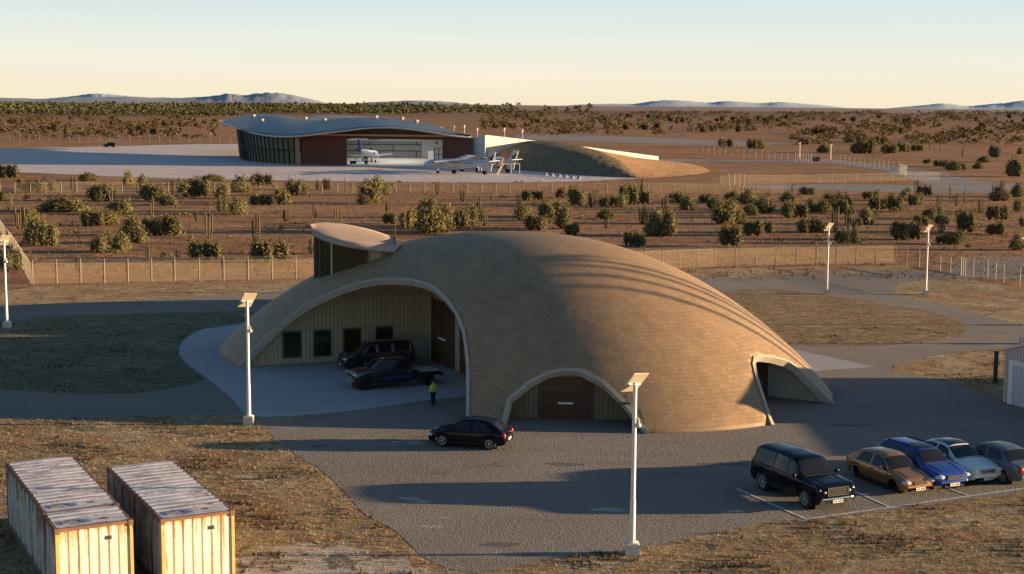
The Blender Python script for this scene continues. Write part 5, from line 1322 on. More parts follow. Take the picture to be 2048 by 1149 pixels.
def near_grass(r):
    y = 20 * 2900 / lerp(965, 440, r.random() ** .8) ; p = Vector((r.uniform(-.40, .40) * y, y, 0))
    if inpoly(p.x, p.y, asph2) and not inpoly(p.x, p.y, isl_) and not inpoly(p.x, p.y, isl2_): return None
    if p.y > 180: return None
    return p
tufts('grass_tufts', 12000, near_grass, .05, .15, MT['straw'], 'dry grass tufts inside the compound', 5, .016)
def weeds(r):
    p = near_grass(r)
    return p if p is not None and math.sin(p.x * .9 + 2 * math.sin(p.y * .37)) + math.sin(p.y * .8 + p.x * .3) > r.uniform(.2, 2) else None
tufts('low_weeds', 1500, weeds, .10, .26, MT['scrub'], 'dark low weeds scattered over the dry grass', 9, .03)
def desert(r):
    y = 20 * 2900 / lerp(345, 178, r.random()); p = Vector((r.uniform(-.40, .40) * y, y, 0))
    return p
tufts('low_scrub', 3600, desert, .15, .6, MT['scrub'], 'low dry scrub and stalks on the desert floor', 6, .03)
# ------------------------------------------------------------------ vehicles
wheel_cache = {}
def wheel_mesh(r, w, style):
    key = (round(r, 3), round(w, 3), style)
    if key in wheel_cache: return wheel_cache[key]
    n = 28
    prof = [(-w / 2, r * .66), (-w / 2, r * .9), (-w * .40, r * .98), (-w * .2, r), (w * .2, r), (w * .40, r * .98), (w / 2, r * .9), (w / 2, r * .66), (w * .3, r * .62), (-w * .3, r * .62)]
    m = MB(); m.grid([[Vector((R_ * math.cos(2 * math.pi * k / n), y, R_ * math.sin(2 * math.pi * k / n))) for k in range(n)] for y, R_ in prof + [prof[0]]], True)
    ty = m.mesh('tyre', MT['tyre'], smooth=40)
    m = MB(); s = 1    # +y is the outer side
    yo = w * .40
    m.grid([[Vector((R_ * math.cos(2 * math.pi * k / n), y, R_ * math.sin(2 * math.pi * k / n))) for k in range(n)] for y, R_ in ((yo * .3, r * .66), (yo * 1.12, r * .665), (yo * 1.15, r * .60), (yo * .9, r * .58))], True)
    ns = {'five': 5, 'mesh': 6, 'steel': 0}[style]
    for k in range(ns):
        a = 2 * math.pi * k / ns
        def at(rr, da): return (rr * math.cos(a + da), rr * math.sin(a + da))
        ww = .26 if style == 'five' else .085
        def spoke(d0, d1):
            P = []
            for rr, da, wd in ((r * .12, d0, ww * .9), (r * .60, d1, ww * .55)):
                for sg in (-1, 1):
                    x, z = at(rr, da + sg * wd * (r * .12 / rr if rr < r * .2 else .6)); P.append((x, z))
            vs = [(x, yo * 1.05, z) for x, z in P] + [(x, yo * .75, z) for x, z in P]
            m.add(vs, [(0, 1, 3, 2), (0, 2, 6, 4), (1, 5, 7, 3), (0, 4, 5, 1), (2, 3, 7, 6)])
        if style == 'five': spoke(0, 0)
        else: spoke(0, .22); spoke(0, -.22)
    m.tube([(0, yo * .6, 0), (0, yo * 1.12, 0)], r * (.15 if ns else .3), 12)
    rim = m.mesh('rim', MT['rim'] if ns else MT['dark'], smooth=30)
    m = MB(); m.tube([(0, -w * .3, 0), (0, yo * .45, 0)], r * .62, 20); hub = m.mesh('brake_disc', MT['dark'])
    wheel_cache[key] = (ty, rim, hub); return wheel_cache[key]
def add_wheel(root, x, y, r, w, style):
    t, rm, hb = wheel_mesh(r, w, style)
    e = bpy.data.objects.new('wheel', hb); col.objects.link(e); e.parent = root; e.location = (x, y, r); e.rotation_euler = (0, 0, 0 if y > 0 else math.pi)
    for nm, me in (('tyre', t), ('rim', rm)):
        o = bpy.data.objects.new(nm, me); col.objects.link(o); o.parent = e
    return e
class Car:
    def __init__(s, **k): s.__dict__.update(k)
    def ztop(s, x):
        P = s.top
        if x <= P[0][0]: return P[0][1]
        for a, b in zip(P[:-1], P[1:]):
            if a[0] <= x <= b[0]: return lerp(a[1], b[1], (x - a[0]) / max(1e-6, b[0] - a[0]))
        return P[-1][1]
    def zt(s, x):
        return sum(s.ztop(min(s.L / 2, max(-s.L / 2, x + d))) * w for d, w in ((-.09, .2), (-.04, .2), (0, .2), (.04, .2), (.09, .2)))
    def sec(s, x):
        hl = s.L / 2; zt = s.zt(x)
        e = max(0, (abs(x) - (hl - s.rnd)) / s.rnd); wf = s.W / 2 * (1 - (s.rn if x > 0 else s.rr_) * e ** 2.2)
        zb = s.sill + .08 * e * e
        for wx in (s.xf, s.xr):
            if abs(x - wx) < s.ra: zb = max(zb, min(s.wr + math.sqrt(s.ra ** 2 - (x - wx) ** 2), zt - .1))
        belt = s.belt + s.brise * (-x / hl)
        zl = min(belt, zt - .035); g = zt - zl
        zb = min(zb, zl - .06)
        P = [(wf * .955, zb), (wf * .99, lerp(zb, zl, .28)), (wf, lerp(zb, zl, .55)), (wf * .992, lerp(zb, zl, .82)), (wf * .955, zl)]
        yr = wf * .955 * .90 - s.tumble * g
        y4 = wf * .955 - .02
        P += [(lerp(y4, yr, .5), zl + .5 * g), (yr, zl + .88 * g), (yr * .86, zl + .965 * g), (yr * .45, zl + g + .012), (0, zl + g + .016)]
        return P
    def S(s, x, t):
        P = s.sec(x); sg = 1
        if t > 9: t = 18 - t; sg = -1
        i = min(8, int(t)); f = t - i
        return Vector((x, sg * lerp(P[i][0], P[i + 1][0], f), lerp(P[i][1], P[i + 1][1], f)))
    def patch(s, xa, xb, ta, tb, off, nx=8, nt=6, both=False):
        m = MB()
        for side in ((0, 1) if both else (0,)):
            rows = []
            for i in range(nx + 1):
                r = []
                for j in range(nt + 1):
                    u, v = i / nx, j / nt
                    t = lerp(ta, tb, v); fx = (xa(v) if callable(xa) else xa), (xb(v) if callable(xb) else xb)
                    x = lerp(*fx, u); p = s.S(x, t)
                    dx = s.S(x + .02, t) - s.S(x - .02, t); dt = s.S(x, min(17.99, t + .05)) - s.S(x, max(0, t - .05))
                    n = dt.cross(dx).normalized()
                    if n.dot(p - Vector((x * .8, 0, .5))) < 0: n = -n
                    q = p + n * off
                    if side: q = Vector((q.x, -q.y, q.z))
                    r.append(q)
                rows.append(r)
            m.grid(rows)
        return m
    def make(s, name, label, cat, loc, yaw, k, group=None):
        root = empty(name, loc, yaw, label, cat, group); root.scale = (k, k, k)
        pm = MT[s.paint]; hl = s.L / 2
        xs = set([-hl, hl])
        n = 64
        for i in range(n + 1): xs.add(round(-hl + s.L * i / n, 4))
        for wx in (s.xf, s.xr):
            for d in (s.ra, s.ra * .985, s.ra * .94, s.ra * .85, s.ra * .7): xs.add(round(wx + d, 4)); xs.add(round(wx - d, 4))
        xs |= {round(hl - d, 4) for d in (.015, .04, .08, .14)} | {round(-hl + d, 4) for d in (.015, .04, .08, .14)}
        xs = sorted(x for x in xs if -hl <= x <= hl)
        rows = [[s.S(x, t) for t in range(19)] for x in xs]
        for r_, xx in ((rows[0], -hl), (rows[-1], hl)):     # rounded ends
            for v in r_: v.y *= .96; v.z = s.sill + .1 + (v.z - s.sill) * .94
        m = MB(); m.grid(rows); b = len(m.v) - 19
        m.f.append(tuple(range(19))); m.f.append(tuple(range(b, b + 19))[::-1])
        body = m.build('body', pm, root, smooth=38)
        bm = bmesh.new(); bm.from_mesh(body.data); bmesh.ops.recalc_face_normals(bm, faces=bm.faces); bm.to_mesh(body.data); bm.free()
        body.data.shade_smooth(); body.data.set_sharp_from_angle(angle=rad(48))
        m = MB(); m.box((-.1, 0, (s.sill + s.belt * .74) / 2), (s.L - .9, s.W - .52, s.belt * .74 - s.sill))
        for wx in (x for x in (s.xf, s.xr) if abs(x) < s.L / 2): m.box((wx, 0, s.wr + .0), (s.ra * 1.98, s.W - .5, s.ra * 1.55))
        m.build('underbody', MT['dark'], root)
        # glass
        for nm, a in (('windscreen', s.ws), ('rear_window', s.rw)):
            if a: s.patch(a[0], a[1], 6.25, 11.75, .012, 6, 10).build(nm, MT['glass'], root, smooth=60)
        for (xa, xb) in s.side:
            for sd in (0, 1):
                m = s.patch(xa, xb, 4.12, 5.85, .010)
                if sd: m.v = [Vector((v.x, -v.y, v.z)) for v in m.v]
                sw = m.build('side_window', MT['glass'], root, smooth=60)
                if s.paint in ('van',):      # bright frames round the van's windows
                    q = s.patch(xa, xb, 4.12, 5.85, .026); nx, nt = 8, 6
                    idx = [i * (nt + 1) for i in range(nx + 1)] + [nx * (nt + 1) + j for j in range(1, nt + 1)] + [i * (nt + 1) + nt for i in range(nx - 1, -1, -1)] + [j for j in range(nt - 1, -1, -1)]
                    f2 = MB(); f2.tube([Vector((q.v[i].x, q.v[i].y * (-1 if sd else 1), q.v[i].z)) for i in idx], .015, 5); f2.build('window_frame', MT['chrome2'], root).parent = sw
        for (xa, xb) in s.doors:       # doors stand a few millimetres proud so that the shut lines show
            for sd in (0, 1):
                m = s.patch(xa, xb, .35, 4.0, .012, 8, 8)
                if sd: m.v = [Vector((v.x, -v.y, v.z)) for v in m.v]
                d = m.build('door', pm, root, smooth=60)
                hp = s.S(xa if not callable(xa) else xa(1), 3.3); hp = s.S(hp.x + .16, 3.35)
                m = MB(); m.box((hp.x, (hp.y + .03) * (1 if sd == 0 else -1), hp.z), (.17, .035, .035)); m.build('handle', pm if s.paint not in ('van',) else MT['dark'], d).parent = root
                bpy.data.objects[-1] if False else None
        for o in [c for c in root.children if c.name.startswith('handle')]:
            ds = [c for c in root.children if c.name.startswith('door')]
            if ds: o.parent = ds[-1] if len(ds) == 1 else min(ds, key=lambda q: (sum((Vector(c) for c in q.bound_box), Vector()) / 8 - Vector(o.bound_box[0])).length)
        if getattr(s, 'pano', None):
            s.patch(s.pano[0], s.pano[1], 6.9, 11.1, .012, 6, 8).build('glass_roof', MT['glass'], root, smooth=60)
        # front
        zn = s.zt(hl - .12)
        m = MB(); gw, gz0, gz1 = s.grille
        fx = hl
        m.box((fx - .02, 0, (gz0 + gz1) / 2), (.09, gw, gz1 - gz0)); gr = m.build('grille', MT['dark'], root)
        m = MB(); nb2 = 2
        for i in range(nb2): m.box((fx + .028, 0, lerp(gz0, gz1, (i + .8) / (nb2 + .6))), (.02, gw * .96, .02))
        for z in (gz0, gz1): m.box((fx + .02, 0, z), (.05, gw + .05, .04))
        for y in (-gw / 2, gw / 2): m.box((fx + .02, y, (gz0 + gz1) / 2), (.05, .04, gz1 - gz0 - .04))
        m.build('grille_bars', MT['chrome2'], root).parent = gr
        for sg in (-1, 1):
            if s.lights == 'round':
                m = MB()
                for dy, r_ in ((0, .115), (.20, .09)): m.sphere((fx - .07 - (.06 if dy == 0 else 0), sg * (s.W * .415 - dy), lerp(gz0, gz1, .6 if dy == 0 else .45)), (.10, r_, r_), 12, 8)
            else:
                m = MB(); m.sphere((fx - .13, sg * s.W * .375, lerp(gz0, gz1, .75)), (.20, .23, .095), 12, 8)
            m.build('headlight', MT['lamp'], root, smooth=60)
            m = MB(); m.sphere((-hl + .08, sg * (s.W * .42 - .03), s.tail), (.12, .11, .16 if s.lights != 'round' else .22), 10, 8); m.build('tail_light', MT['red'], root, smooth=60)
            ap_ = s.ws[1] - .1 if s.ws else s.xf - .8
            xm = s.mir; p = s.S(xm, 4.4)
            m = MB(); m.sphere((xm, sg * (s.W / 2 + .12), p.z + .06), (.09, .13, .085), 10, 7); m.tube([(xm, sg * (p.y - .02), p.z), (xm, sg * (s.W / 2 + .06), p.z + .04)], .03, 6); m.build('mirror', pm, root, smooth=60)
        m = MB(); m.box((fx - .05, 0, s.bump), (.16, s.W * .80, .12)); fb = m.build('front_bumper', MT['chrome'] if s.chromeb else pm, root)
        mod = fb.modifiers.new('round', 'BEVEL'); mod.width = .05; mod.segments = 3
        m = MB(); m.box((-fx + .04, 0, s.bump + .06), (.16, s.W * .84, .16)); fb = m.build('rear_bumper', pm, root); mod = fb.modifiers.new('round', 'BEVEL'); mod.width = .05; mod.segments = 3
        for sg in (1, -1):
            m = MB(); m.box((sg * (fx + .045), 0, s.bump - (.1 if sg > 0 else -.12)), (.015, .5, .13)); pl = m.build('number_plate', MT['plate'], root)
            m = MB()
            for i, y in enumerate((-.17, -.08, .04, .12, .19)): m.box((sg * (fx + .054), y, s.bump - (.1 if sg > 0 else -.12)), (.006, .045, .075))
            m.box((sg * (fx + .053), 0, s.bump - (.1 if sg > 0 else -.12)), (.003, .42, .008))
            m.build('plate_lettering', MT['char'], root).parent = pl
        m = MB(); m.box((fx - .02, 0, s.bump - .17), (.06, s.W * .55, .09)); m.build('air_intake', MT['dark'], root)
        for sg in (-1, 1):      # belt trim, sill and wheel arch lips
            xa_, xb_ = s.rw[0] + .12, s.ws[1] - .05
            m = MB(); m.tube([Vector((p.x, sg * (p.y + .008), p.z)) for p in (s.S(lerp(xa_, xb_, i / 14), 4.02) for i in range(15))], .016, 5); m.build('window_trim', MT['chrome2'] if s.paint in ('wht', 'grey', 'van', 'gold') else MT['dark'], root)
            xs0, xs1 = s.xr + s.ra + .03, s.xf - s.ra - .03
            m = MB(); q = s.S(0, .1); m.box(((xs0 + xs1) / 2, sg * (q.y + .012), q.z + .05), (xs1 - xs0, .05, .12)); m.build('sill', MT['dark'], root)
            for wx in (s.xf, s.xr):
                if abs(wx) > s.L / 2: continue
                P_ = []
                for i in range(13):
                    a = rad(12) + (math.pi - rad(24)) * i / 12; x = wx + (s.ra + .015) * math.cos(a); z = s.wr + (s.ra + .015) * math.sin(a)
                    yy = s.S(max(-s.L / 2, min(s.L / 2, x)), .5).y; P_.append(Vector((x, sg * (yy - .005), z)))
                m = MB(); m.tube(P_, .028, 6); m.build('wheel_arch_lip', MT['dark'] if s.lights == 'round' else pm, root)
        # bonnet shut line and creases
        for y_ in (-.30, .30):
            pp = [(lerp(s.ws[1] + .12, s.L / 2 - .25, i / 6)) for i in range(7)]
            m = MB(); m.tube([Vector((x, y_ * s.W * (1 - .12 * i / 6), s.zt(x) + .016)) for i, x in enumerate(pp)], .012, 5); m.build('bonnet_crease', pm, root)
        m = MB(); m.tube([Vector((s.ws[1] + .06, y, s.zt(s.ws[1] + .06) + .012)) for y in (-s.W * .36, 0, s.W * .36)], .018, 5); m.build('wiper_cowl', MT['dark'], root)
        if s.rails_:
            for sg in (-1, 1):
                a = s.S(s.rails_[0], 6.6); c = s.S(s.rails_[1], 6.6); y = sg * min(a.y, c.y)
                m = MB(); m.tube([(s.rails_[0], y, a.z), (s.rails_[0] + .15, y, max(a.z, s.S(s.rails_[0] + .15, 6.6).z) + .07), (s.rails_[1] - .15, y, s.S(s.rails_[1] - .15, 6.6).z + .07), (s.rails_[1], y, c.z)], .025, 6); m.build('roof_rail', MT['dark'], root)
        if s.wheels:
            for wx in (s.xf, s.xr):
                for sg in (-1, 1): add_wheel(root, wx, sg * (s.W / 2 - .12), s.wr, .22, s.style)
        return root
def A(a, b): return lambda v: lerp(a, b, v)
SUV = dict(L=5.0, W=1.96, sill=.36, belt=1.15, brise=.02, tumble=.14, rnd=.40, rn=.09, rr_=.06, wr=.40, ra=.47, xf=1.55, xr=-1.5, mir=.95,
    top=[(-2.5, .75), (-2.47, 1.05), (-2.42, 1.25), (-2.26, 1.82), (-2.1, 1.90), (-.6, 1.95), (.35, 1.91), (.62, 1.84), (1.16, 1.25), (1.4, 1.23), (2.36, 1.14), (2.47, 1.04), (2.5, .72)],
    ws=(.66, 1.17), rw=(-2.41, -2.28), side=[(A(.25, .28), A(1.08, .70)), (-.72, .18), (A(-2.2, -2.05), -.82)], doors=[(.22, 1.0), (-.78, .18)],
    grille=(1.0, .70, 1.02), lights='round', tail=1.05, bump=.55, chromeb=True, rails_=None, wheels=True, style='mesh', paint='black')
big = Car(**SUV)
def at_wheels(front, rear, car, extra=None):       # stand a car with the two wheels of one side on surveyed ground points
    f, r = front, rear; d = (f - r).normalized(); k = (f - r).length / (car.xf - car.xr)
    side = Vector((-d.y, d.x, 0))
    s_ = 1 if side.dot(Vector((0, -1, 0))) > 0 else -1     # the side nearest the camera
    mid = (f + r) / 2 - side * s_ * (car.W / 2 - .12) * k - d * (car.xf + car.xr) / 2 * k
    return mid, math.atan2(d.y, d.x), k
Z = Vector((0, 0, .015))
p, y, k = at_wheels(G(1613, 1019), G(1521, 980), big); k = 1.21
big.make('parked_suv', 'large black suv with a chrome grille parked in the first bay', 'car', p + Z, y, k)
HATCH = dict(SUV); HATCH.update(L=4.2, W=1.76, sill=.24, belt=.90, brise=.05, tumble=.27, rnd=.55, rn=.20, rr_=.14, wr=.31, ra=.36, xf=1.30, xr=-1.27, mir=.62,
    top=[(-2.1, .60), (-2.06, .84), (-1.94, 1.0), (-1.42, 1.36), (-1.05, 1.46), (-.4, 1.52), (.1, 1.50), (.38, 1.42), (1.08, .93), (1.3, .90), (1.88, .77), (2.04, .66), (2.1, .50)],
    ws=(.42, 1.02), rw=(-1.88, -1.40), side=[(A(-.28, -.20), A(.90, .46)), (A(-1.32, -.98), -.36)], doors=[(-.28, .92)], grille=(.62, .53, .64), lights='oval', tail=.78, bump=.42, chromeb=False, style='five', paint='black')
hb = Car(**{**HATCH, 'wr': .33, 'ra': .375})
p, y, k = at_wheels(G(885, 894), G(979, 901), hb)
hb.make('hatchback', 'black hatchback standing on the yard before the dome', 'car', p + Z, y, k)
gold = Car(**{**HATCH, 'paint': 'gold', 'wheels': False, 'sill': .22})
p, yaw, k = at_wheels(G(1781, 986), G(1712, 955), gold); k = 1.2
gold.make('hatchback', 'bronze gold hatchback with empty dark wheel arches', 'car', p + Vector((0, 0, -.05)), math.atan2(dP.y, dP.x), k)
EST = dict(HATCH); EST.update(L=4.5, W=1.80, belt=.93, top=[(-2.25, .62), (-2.2, .9), (-2.12, 1.02), (-1.85, 1.40), (-1.5, 1.50), (-.4, 1.54), (.2, 1.50), (.45, 1.43), (1.15, .98), (1.4, .95), (2.02, .82), (2.18, .70), (2.25, .52)], xf=1.38, xr=-1.32,
    ws=(.48, 1.10), rw=(-2.08, -1.83), side=[(A(-.05, 0), A(.95, .52)), (-1.0, -.12), (A(-1.75, -1.6), -1.08)], doors=[(-.08, .95), (-1.0, -.12)], rails_=(-1.5, .15), grille=(.72, .55, .68), paint='blue', pano=(-.25, .38))
SED = dict(HATCH); SED.update(L=4.55, W=1.80, belt=.92, tumble=.33, top=[(-2.275, .60), (-2.22, .84), (-2.1, .95), (-1.65, .98), (-1.0, 1.36), (-.6, 1.44), (-.1, 1.47), (.2, 1.45), (.42, 1.38), (1.12, .95), (1.4, .92), (2.04, .78), (2.2, .66), (2.275, .50)], xf=1.38, xr=-1.30,
    ws=(.46, 1.07), rw=(-1.58, -1.03), side=[(A(-.15, -.1), A(.92, .5)), (A(-1.25, -.85), -.22)], doors=[(-.2, .92), (-1.05, -.26)], grille=(.66, .56, .68), paint='wht', pano=(-.62, .38))
def park(spec, nose, yaw, k, name, label, rev=False):
    c = Car(**spec); d = dP
    mid = nose - d * c.L / 2 * k if not rev else nose - d * c.L / 2 * k
    return c.make(name, label, 'car', mid + Z, math.atan2(d.y, d.x) + (math.pi if rev else 0), k)
park(EST, G(1908, 984), 0, 1.25, 'estate_car', 'dark blue estate car with roof rails beside the gold hatchback')
park(SED, G(1975, 972), 0, 1.25, 'saloon_car', 'white saloon car with a black glass roof panel')
park({**SED, 'paint': 'grey', 'pano': None}, G(2068, 975), 0, 1.25, 'saloon_car', 'dark grey saloon car parked tail first, cut by the right edge', True)
far_c = Car(**{**SUV, 'paint': 'black', 'style': 'five'})
fa, fb_ = G(211, 295.5), G(229, 296)
far_c.make('parked_suv', 'small black car far away on the aircraft apron', 'car', G(220, 295) + Vector((0, 0, .04)), rad(172), 1.12)
ut = far_c.make('parked_suv', 'tiny dark car waiting at the far fence gate', 'car', G(1632, 323) + Vector((0, 0, .04)), rad(100), .85)
# long dark van with three big side windows
VAN = dict(SUV); VAN.update(L=5.7, W=2.0, belt=1.22, brise=.0, tumble=.16, top=[(-2.85, .8), (-2.82, 1.2), (-2.76, 1.85), (-2.6, 2.02), (-.6, 2.08), (.55, 2.04), (.8, 1.96), (1.45, 1.34), (1.8, 1.30), (2.62, 1.14), (2.78, 1.04), (2.85, .75)],
    xf=1.85, xr=-1.75, ws=(.86, 1.40), rw=(-2.80, -2.70), side=[(A(.25, .28), A(1.28, .9)), (-1.0, .12), (-2.5, -1.14)], doors=[(.2, 1.2), (-1.0, .14)], grille=(1.0, .74, 1.0), lights='oval', tail=1.2, bump=.56, chromeb=False, style='steel', paint='van', mir=1.2)
van = Car(**VAN)
vc = G(752, 735)
van.make('van', 'long dark van with three side windows at the courtyard wall', 'van', vc + Z, math.atan2(-.42, -.9), 1.0)
# crew cab chassis truck
TR = dict(SUV); TR.update(L=4.3, W=2.02, sill=.42, belt=1.34, brise=.0, tumble=.20, rnd=.5, rn=.10, rr_=.02, wr=.44, ra=.52, xf=1.25, xr=-4.0, mir=.62,
    top=[(-2.15, 1.0), (-2.13, 1.4), (-2.05, 1.85), (-1.9, 1.96), (-.6, 2.0), (-.15, 1.97), (.12, 1.90), (.78, 1.40), (1.05, 1.36), (1.95, 1.24), (2.08, 1.14), (2.15, .85)],
    ws=(.16, .72), rw=(-2.08, -2.0), side=[(A(-.75, -.72), A(.58, .2)), (-1.75, -.86)], doors=[(-.78, .6), (-1.8, -.86)], grille=(1.15, .82, 1.18), lights='oval', tail=1.0, bump=.66, chromeb=True, wheels=False, style='steel', paint='truckp')
tr = Car(**TR)
pf, pr = G(733, 781), G(849, 772)
d = (pf - pr).normalized(); kk = 1.02
tp_ = pf - Vector((-d.y, d.x, 0)) * (-1 if Vector((-d.y, d.x, 0)).y > 0 else 1) * (.9 * kk) - d * 1.25 * kk
trk = tr.make('chassis_truck', 'black crew cab chassis truck without a bed, before the van', 'truck', tp_ + Z, math.atan2(d.y, d.x), kk)
for sg in (-1, 1):
    m = MB(); m.box((-3.25, sg * .42, .74), (2.4, .1, .2)); m.build('frame_rail', MT['dark'], trk)
    m = MB(); m.box((-2.6, sg * .78, .70), (.75, .40, .45)); m.build('tool_box', MT['dark'], trk)
    m = MB(); m.box((-.75, sg * 1.0, .42), (2.4, .14, .06)); m.build('running_board', MT['dark'], trk)
    m = MB(); m.box((-1.0, sg * 1.02, .78), (2.3, .012, .16)); m.build('door_stripe', MT['navy'], trk)
    for x in (-2.35, -2.55, -2.75): 
        m = MB(); m.box((x, sg * .99, .55), (.1, .02, .05)); m.build('marker_light', MT['amber'], trk)
    add_wheel(trk, 1.25, sg * .88, .44, .26, 'steel'); add_wheel(trk, -3.35, sg * .93, .44, .24, 'steel')
m = MB(); m.box((-3.5, 0, .98), (1.5, 1.4, .06)); m.build('deck_plate', simple('bare_deck_plate', (.42, .41, .40), .5, .1), trk)
m = MB(); m.box((-4.4, 0, .72), (.16, 1.7, .22)); m.build('rear_crossbar', MT['dark'], trk)
m = MB(); m.tube([(-3.35, -.9, .44), (-3.35, .9, .44)], .1, 8); m.build('axle', MT['dark'], trk)
m = MB(); m.box((-.2, 0, 2.01), (.10, .5, .05)); m.build('light_bar', MT['amber'], trk)
m = MB()
for yy in (-.75, .75): m.tube([(2.25, yy, .5), (2.3, yy, 1.2)], .035, 6)
for zz in (.6, .9, 1.2): m.tube([(2.28, -.85, zz), (2.28, .85, zz)], .03, 6)
m.build('bull_bar', MT['chrome2'], trk)
# ------------------------------------------------------------------ the person
ps = empty('person', G(866, 813) + Vector((0, 0, .024)), rad(150), 'person in a yellow hi vis jacket and dark trousers standing by the truck', 'person')
def skinned(name, joints, edges, mat, root_i=0, sub=2):
    me = bpy.data.meshes.new(name); me.from_pydata([j[0] for j in joints], edges, []); o = bpy.data.objects.new(name, me); col.objects.link(o); o.parent = ps
    sk = o.modifiers.new('skin', 'SKIN'); sk.use_smooth_shade = True
    for i, j in enumerate(joints):
        v = me.skin_vertices[0].data[i]; v.radius = j[1] if isinstance(j[1], tuple) else (j[1], j[1]); v.use_root = i == root_i
    ss = o.modifiers.new('sub', 'SUBSURF'); ss.levels = sub; ss.render_levels = sub
    me.materials.append(mat); return o
J = [((0, 0, .95), (.15, .12)), ((0, 0, 1.18), (.15, .11)), ((.01, 0, 1.38), (.18, .12)), ((.0, 0, 1.48), (.07, .07)), ((.01, 0, 1.56), .055), ((.02, 0, 1.66), (.085, .095)), ((.02, 0, 1.75), (.07, .085)),
     ((0, .10, .90), .10), ((.03, .10, .50), .065), ((0, .10, .09), .045), ((.13, .11, .035), .035),
     ((0, -.10, .90), .10), ((-.02, -.10, .50), .065), ((-.03, -.11, .09), .045), ((.10, -.13, .035), .035),
     ((0, .20, 1.42), .065), ((-.02, .29, 1.14), .048), ((.12, .27, .92), .034), ((.17, .26, .85), (.030, .018)),
     ((0, -.20, 1.42), .065), ((-.02, -.29, 1.14), .048), ((.16, -.22, .98), .034), ((.22, -.19, .93), (.030, .018))]
E_ = [(0, 1), (1, 2), (2, 3), (3, 4), (4, 5), (5, 6), (0, 7), (7, 8), (8, 9), (9, 10), (0, 11), (11, 12), (12, 13), (13, 14), (2, 15), (15, 16), (16, 17), (17, 18), (2, 19), (19, 20), (20, 21), (21, 22)]
b_ = len(J)
for hi, sg in ((18, 1), (22, -1)):
    hx, hy, hz_ = J[hi][0]
    for q in range(4):
        J += [((hx + .035, hy + (q - 1.5) * .02, hz_ - .03 - .004 * q), .009), ((hx + .055, hy + (q - 1.5) * .021, hz_ - .065 + .005 * abs(q - 1)), .008)]; E_ += [(hi, len(J) - 2), (len(J) - 2, len(J) - 1)]
    J += [((hx + .02, hy - sg * .045, hz_ - .015), .010), ((hx + .035, hy - sg * .055, hz_ - .045), .008)]; E_ += [(hi, len(J) - 2), (len(J) - 2, len(J) - 1)]
skinned('body', J, E_, MT['skin'])
JJ = [((0, 0, .93), (.165, .135)), ((0, 0, 1.18), (.175, .135)), ((.01, 0, 1.38), (.205, .145)), ((.01, 0, 1.47), (.11, .10)), ((0, .205, 1.42), .088), ((-.02, .295, 1.14), .070), ((.09, .277, .96), .055), ((0, -.205, 1.42), .088), ((-.02, -.295, 1.14), .070), ((.13, -.235, 1.01), .055)]
jk = skinned('jacket', JJ, [(0, 1), (1, 2), (2, 3), (2, 4), (4, 5), (5, 6), (2, 7), (7, 8), (8, 9)], MT['hivis'], 1)
for z in (1.02, 1.16):
    m = MB(); m.grid([[Vector(((.152 + .0) * math.cos(a) , .187 * math.sin(a), zz)) for a in [2 * math.pi * k / 20 for k in range(20)]] for zz in (z, z + .05)], True); m.build('reflective_band', MT['reflective'], ps).parent = jk
TT = [((0, 0, .94), (.155, .125)), ((0, .10, .86), .115), ((.03, .10, .50), .082), ((0, .10, .10), .068), ((0, -.10, .86), .115), ((-.02, -.10, .50), .082), ((-.03, -.11, .10), .068)]
skinned('trousers', TT, [(0, 1), (1, 2), (2, 3), (0, 4), (4, 5), (5, 6)], MT['trouser'])
for sx, sy in ((0, .10), (-.03, -.11)):
    m = MB(); m.sphere((sx + .06, sy, .05), (.15, .055, .05), 12, 7); m.build('boot', MT['dark'], ps, smooth=60)
m = MB(); m.sphere((0, 0, 1.735), (.112, .098, .095), 14, 9); m.build('hair', MT['hair'], ps, smooth=60)
for sg in (-1, 1):
    m = MB(); m.sphere((.098, sg * .033, 1.70), (.012, .016, .01), 8, 6); m.build('eye', MT['char'], ps)
    m = MB(); m.sphere((.02, sg * .092, 1.68), (.022, .012, .034), 8, 6); m.build('ear', MT['skin'], ps)
m = MB(); m.sphere((.112, 0, 1.665), (.02, .014, .028), 8, 6); m.build('nose', MT['skin'], ps)
m = MB(); m.sphere((.096, 0, 1.62), (.012, .03, .008), 8, 6); m.build('mouth', simple('lips', (.3, .12, .1), .6), ps)

# ------------------------------------------------------------------ light
SUN_EL, SUN_AZ = rad(6.0), rad(2.2)            # low sun from the right, a little beyond square
sd = Vector((math.cos(SUN_AZ) * math.cos(SUN_EL), math.sin(SUN_AZ) * math.cos(SUN_EL), math.sin(SUN_EL)))
su = bpy.data.lights.new('sun', 'SUN'); su.energy = SUNE; su.angle = rad(.55); su.color = (1.0, .71, .41)
so = bpy.data.objects.new('sun', su); col.objects.link(so); so.rotation_euler = (-sd).to_track_quat('-Z', 'Y').to_euler(); so.location = (60, 60, 40)
w = bpy.data.worlds.new('World'); sc.world = w; w.use_nodes = True
nt = w.node_tree; nt.nodes.clear()
out = nt.nodes.new('ShaderNodeOutputWorld'); bg = nt.nodes.new('ShaderNodeBackground'); sky = nt.nodes.new('ShaderNodeTexSky')
sky.sky_type = 'NISHITA'; sky.sun_disc = False; sky.sun_elevation = SUN_EL; sky.sun_rotation = math.pi / 2 - SUN_AZ
sky.air_density = 1.0; sky.dust_density = 1.0; sky.ozone_density = 1.5; sky.altitude = 300
bg.inputs[1].default_value = SKYS
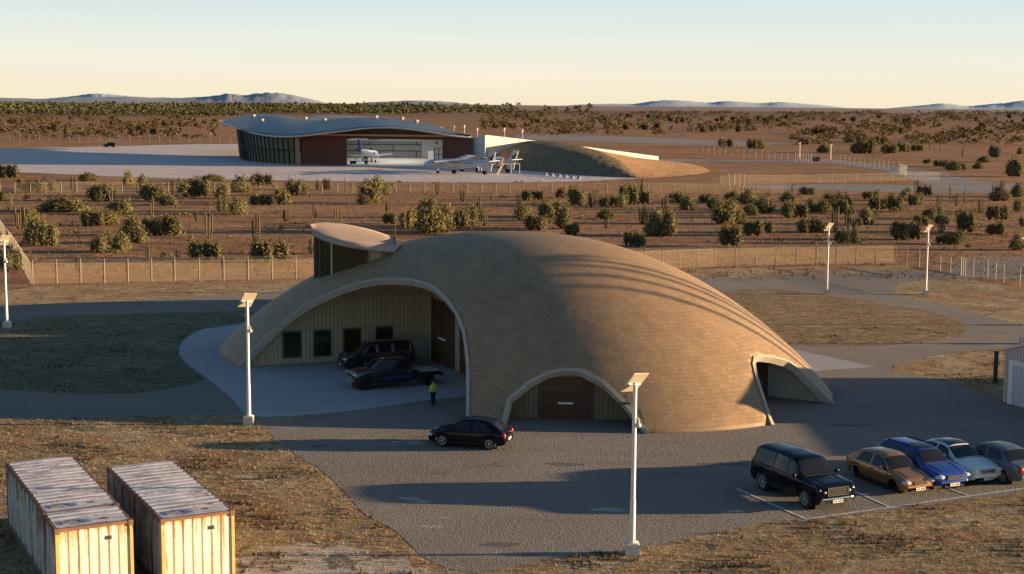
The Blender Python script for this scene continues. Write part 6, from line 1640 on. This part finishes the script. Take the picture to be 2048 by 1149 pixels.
if SKYMODE:
    tc = nt.nodes.new('ShaderNodeTexCoord'); sx = nt.nodes.new('ShaderNodeSeparateXYZ'); rp = nt.nodes.new('ShaderNodeValToRGB'); mx = nt.nodes.new('ShaderNodeMix'); mx.data_type = 'RGBA'
    nt.links.new(tc.outputs['Generated'], sx.inputs[0])
    mr = nt.nodes.new('ShaderNodeMapRange'); mr.inputs[1].default_value = 0; mr.inputs[2].default_value = .10
    nt.links.new(sx.outputs[2], mr.inputs[0])
    def rampset(r, st):
        e = r.color_ramp.elements
        while len(e) < len(st): e.new(.5)
        for el, (p, c) in zip(e, st): el.position = p; el.color = (*c, 1)
    rampset(rp, HORIZON)
    nt.links.new(mr.outputs[0], rp.inputs[0])
    fr = nt.nodes.new('ShaderNodeMapRange'); fr.interpolation_type = 'SMOOTHSTEP'; fr.inputs[1].default_value = .085; fr.inputs[2].default_value = .16; fr.inputs[3].default_value = 1; fr.inputs[4].default_value = 0
    nt.links.new(sx.outputs[2], fr.inputs[0])
    sc_ = nt.nodes.new('ShaderNodeMix'); sc_.data_type = 'RGBA'; sc_.blend_type = 'MULTIPLY'; sc_.inputs[0].default_value = 1
    cn = nt.nodes.new('ShaderNodeTexNoise'); cn.inputs['Scale'].default_value = 3; cn.inputs['Detail'].default_value = 5
    mp = nt.nodes.new('ShaderNodeMapping'); mp.inputs['Scale'].default_value = (1.2, 1.2, 22); nt.links.new(tc.outputs['Generated'], mp.inputs[0]); nt.links.new(mp.outputs[0], cn.inputs['Vector'])
    cr_ = nt.nodes.new('ShaderNodeValToRGB'); rampset(cr_, [(.3, (.97, .97, .975)), (.7, (1.03, 1.02, 1.02))]); nt.links.new(cn.outputs['Fac'], cr_.inputs[0])
    nt.links.new(rp.outputs[0], sc_.inputs[6]); nt.links.new(cr_.outputs[0], sc_.inputs[7])
    dv = nt.nodes.new('ShaderNodeVectorMath'); dv.operation = 'SCALE'; dv.inputs['Scale'].default_value = 1 / SKYS
    nt.links.new(sc_.outputs[2], dv.inputs[0])
    ti = nt.nodes.new('ShaderNodeMix'); ti.data_type = 'RGBA'; ti.blend_type = 'MULTIPLY'; ti.inputs[0].default_value = 1; ti.inputs[7].default_value = (.80, .98, 1.20, 1)
    nt.links.new(sky.outputs[0], ti.inputs[6])
    nt.links.new(fr.outputs[0], mx.inputs[0]); nt.links.new(ti.outputs[2], mx.inputs[6]); nt.links.new(dv.outputs[0], mx.inputs[7])
    nt.links.new(mx.outputs[2], bg.inputs[0])
else: nt.links.new(sky.outputs[0], bg.inputs[0])
nt.links.new(bg.outputs[0], out.inputs[0])
sc.view_settings.view_transform = 'Standard'; sc.view_settings.look = 'None'; sc.view_settings.exposure = 0; sc.view_settings.gamma = 1
sc.cycles.max_bounces = 6; sc.cycles.transparent_max_bounces = 24; sc.cycles.use_denoising = True; sc.cycles.caustics_reflective = False; sc.cycles.caustics_refractive = False
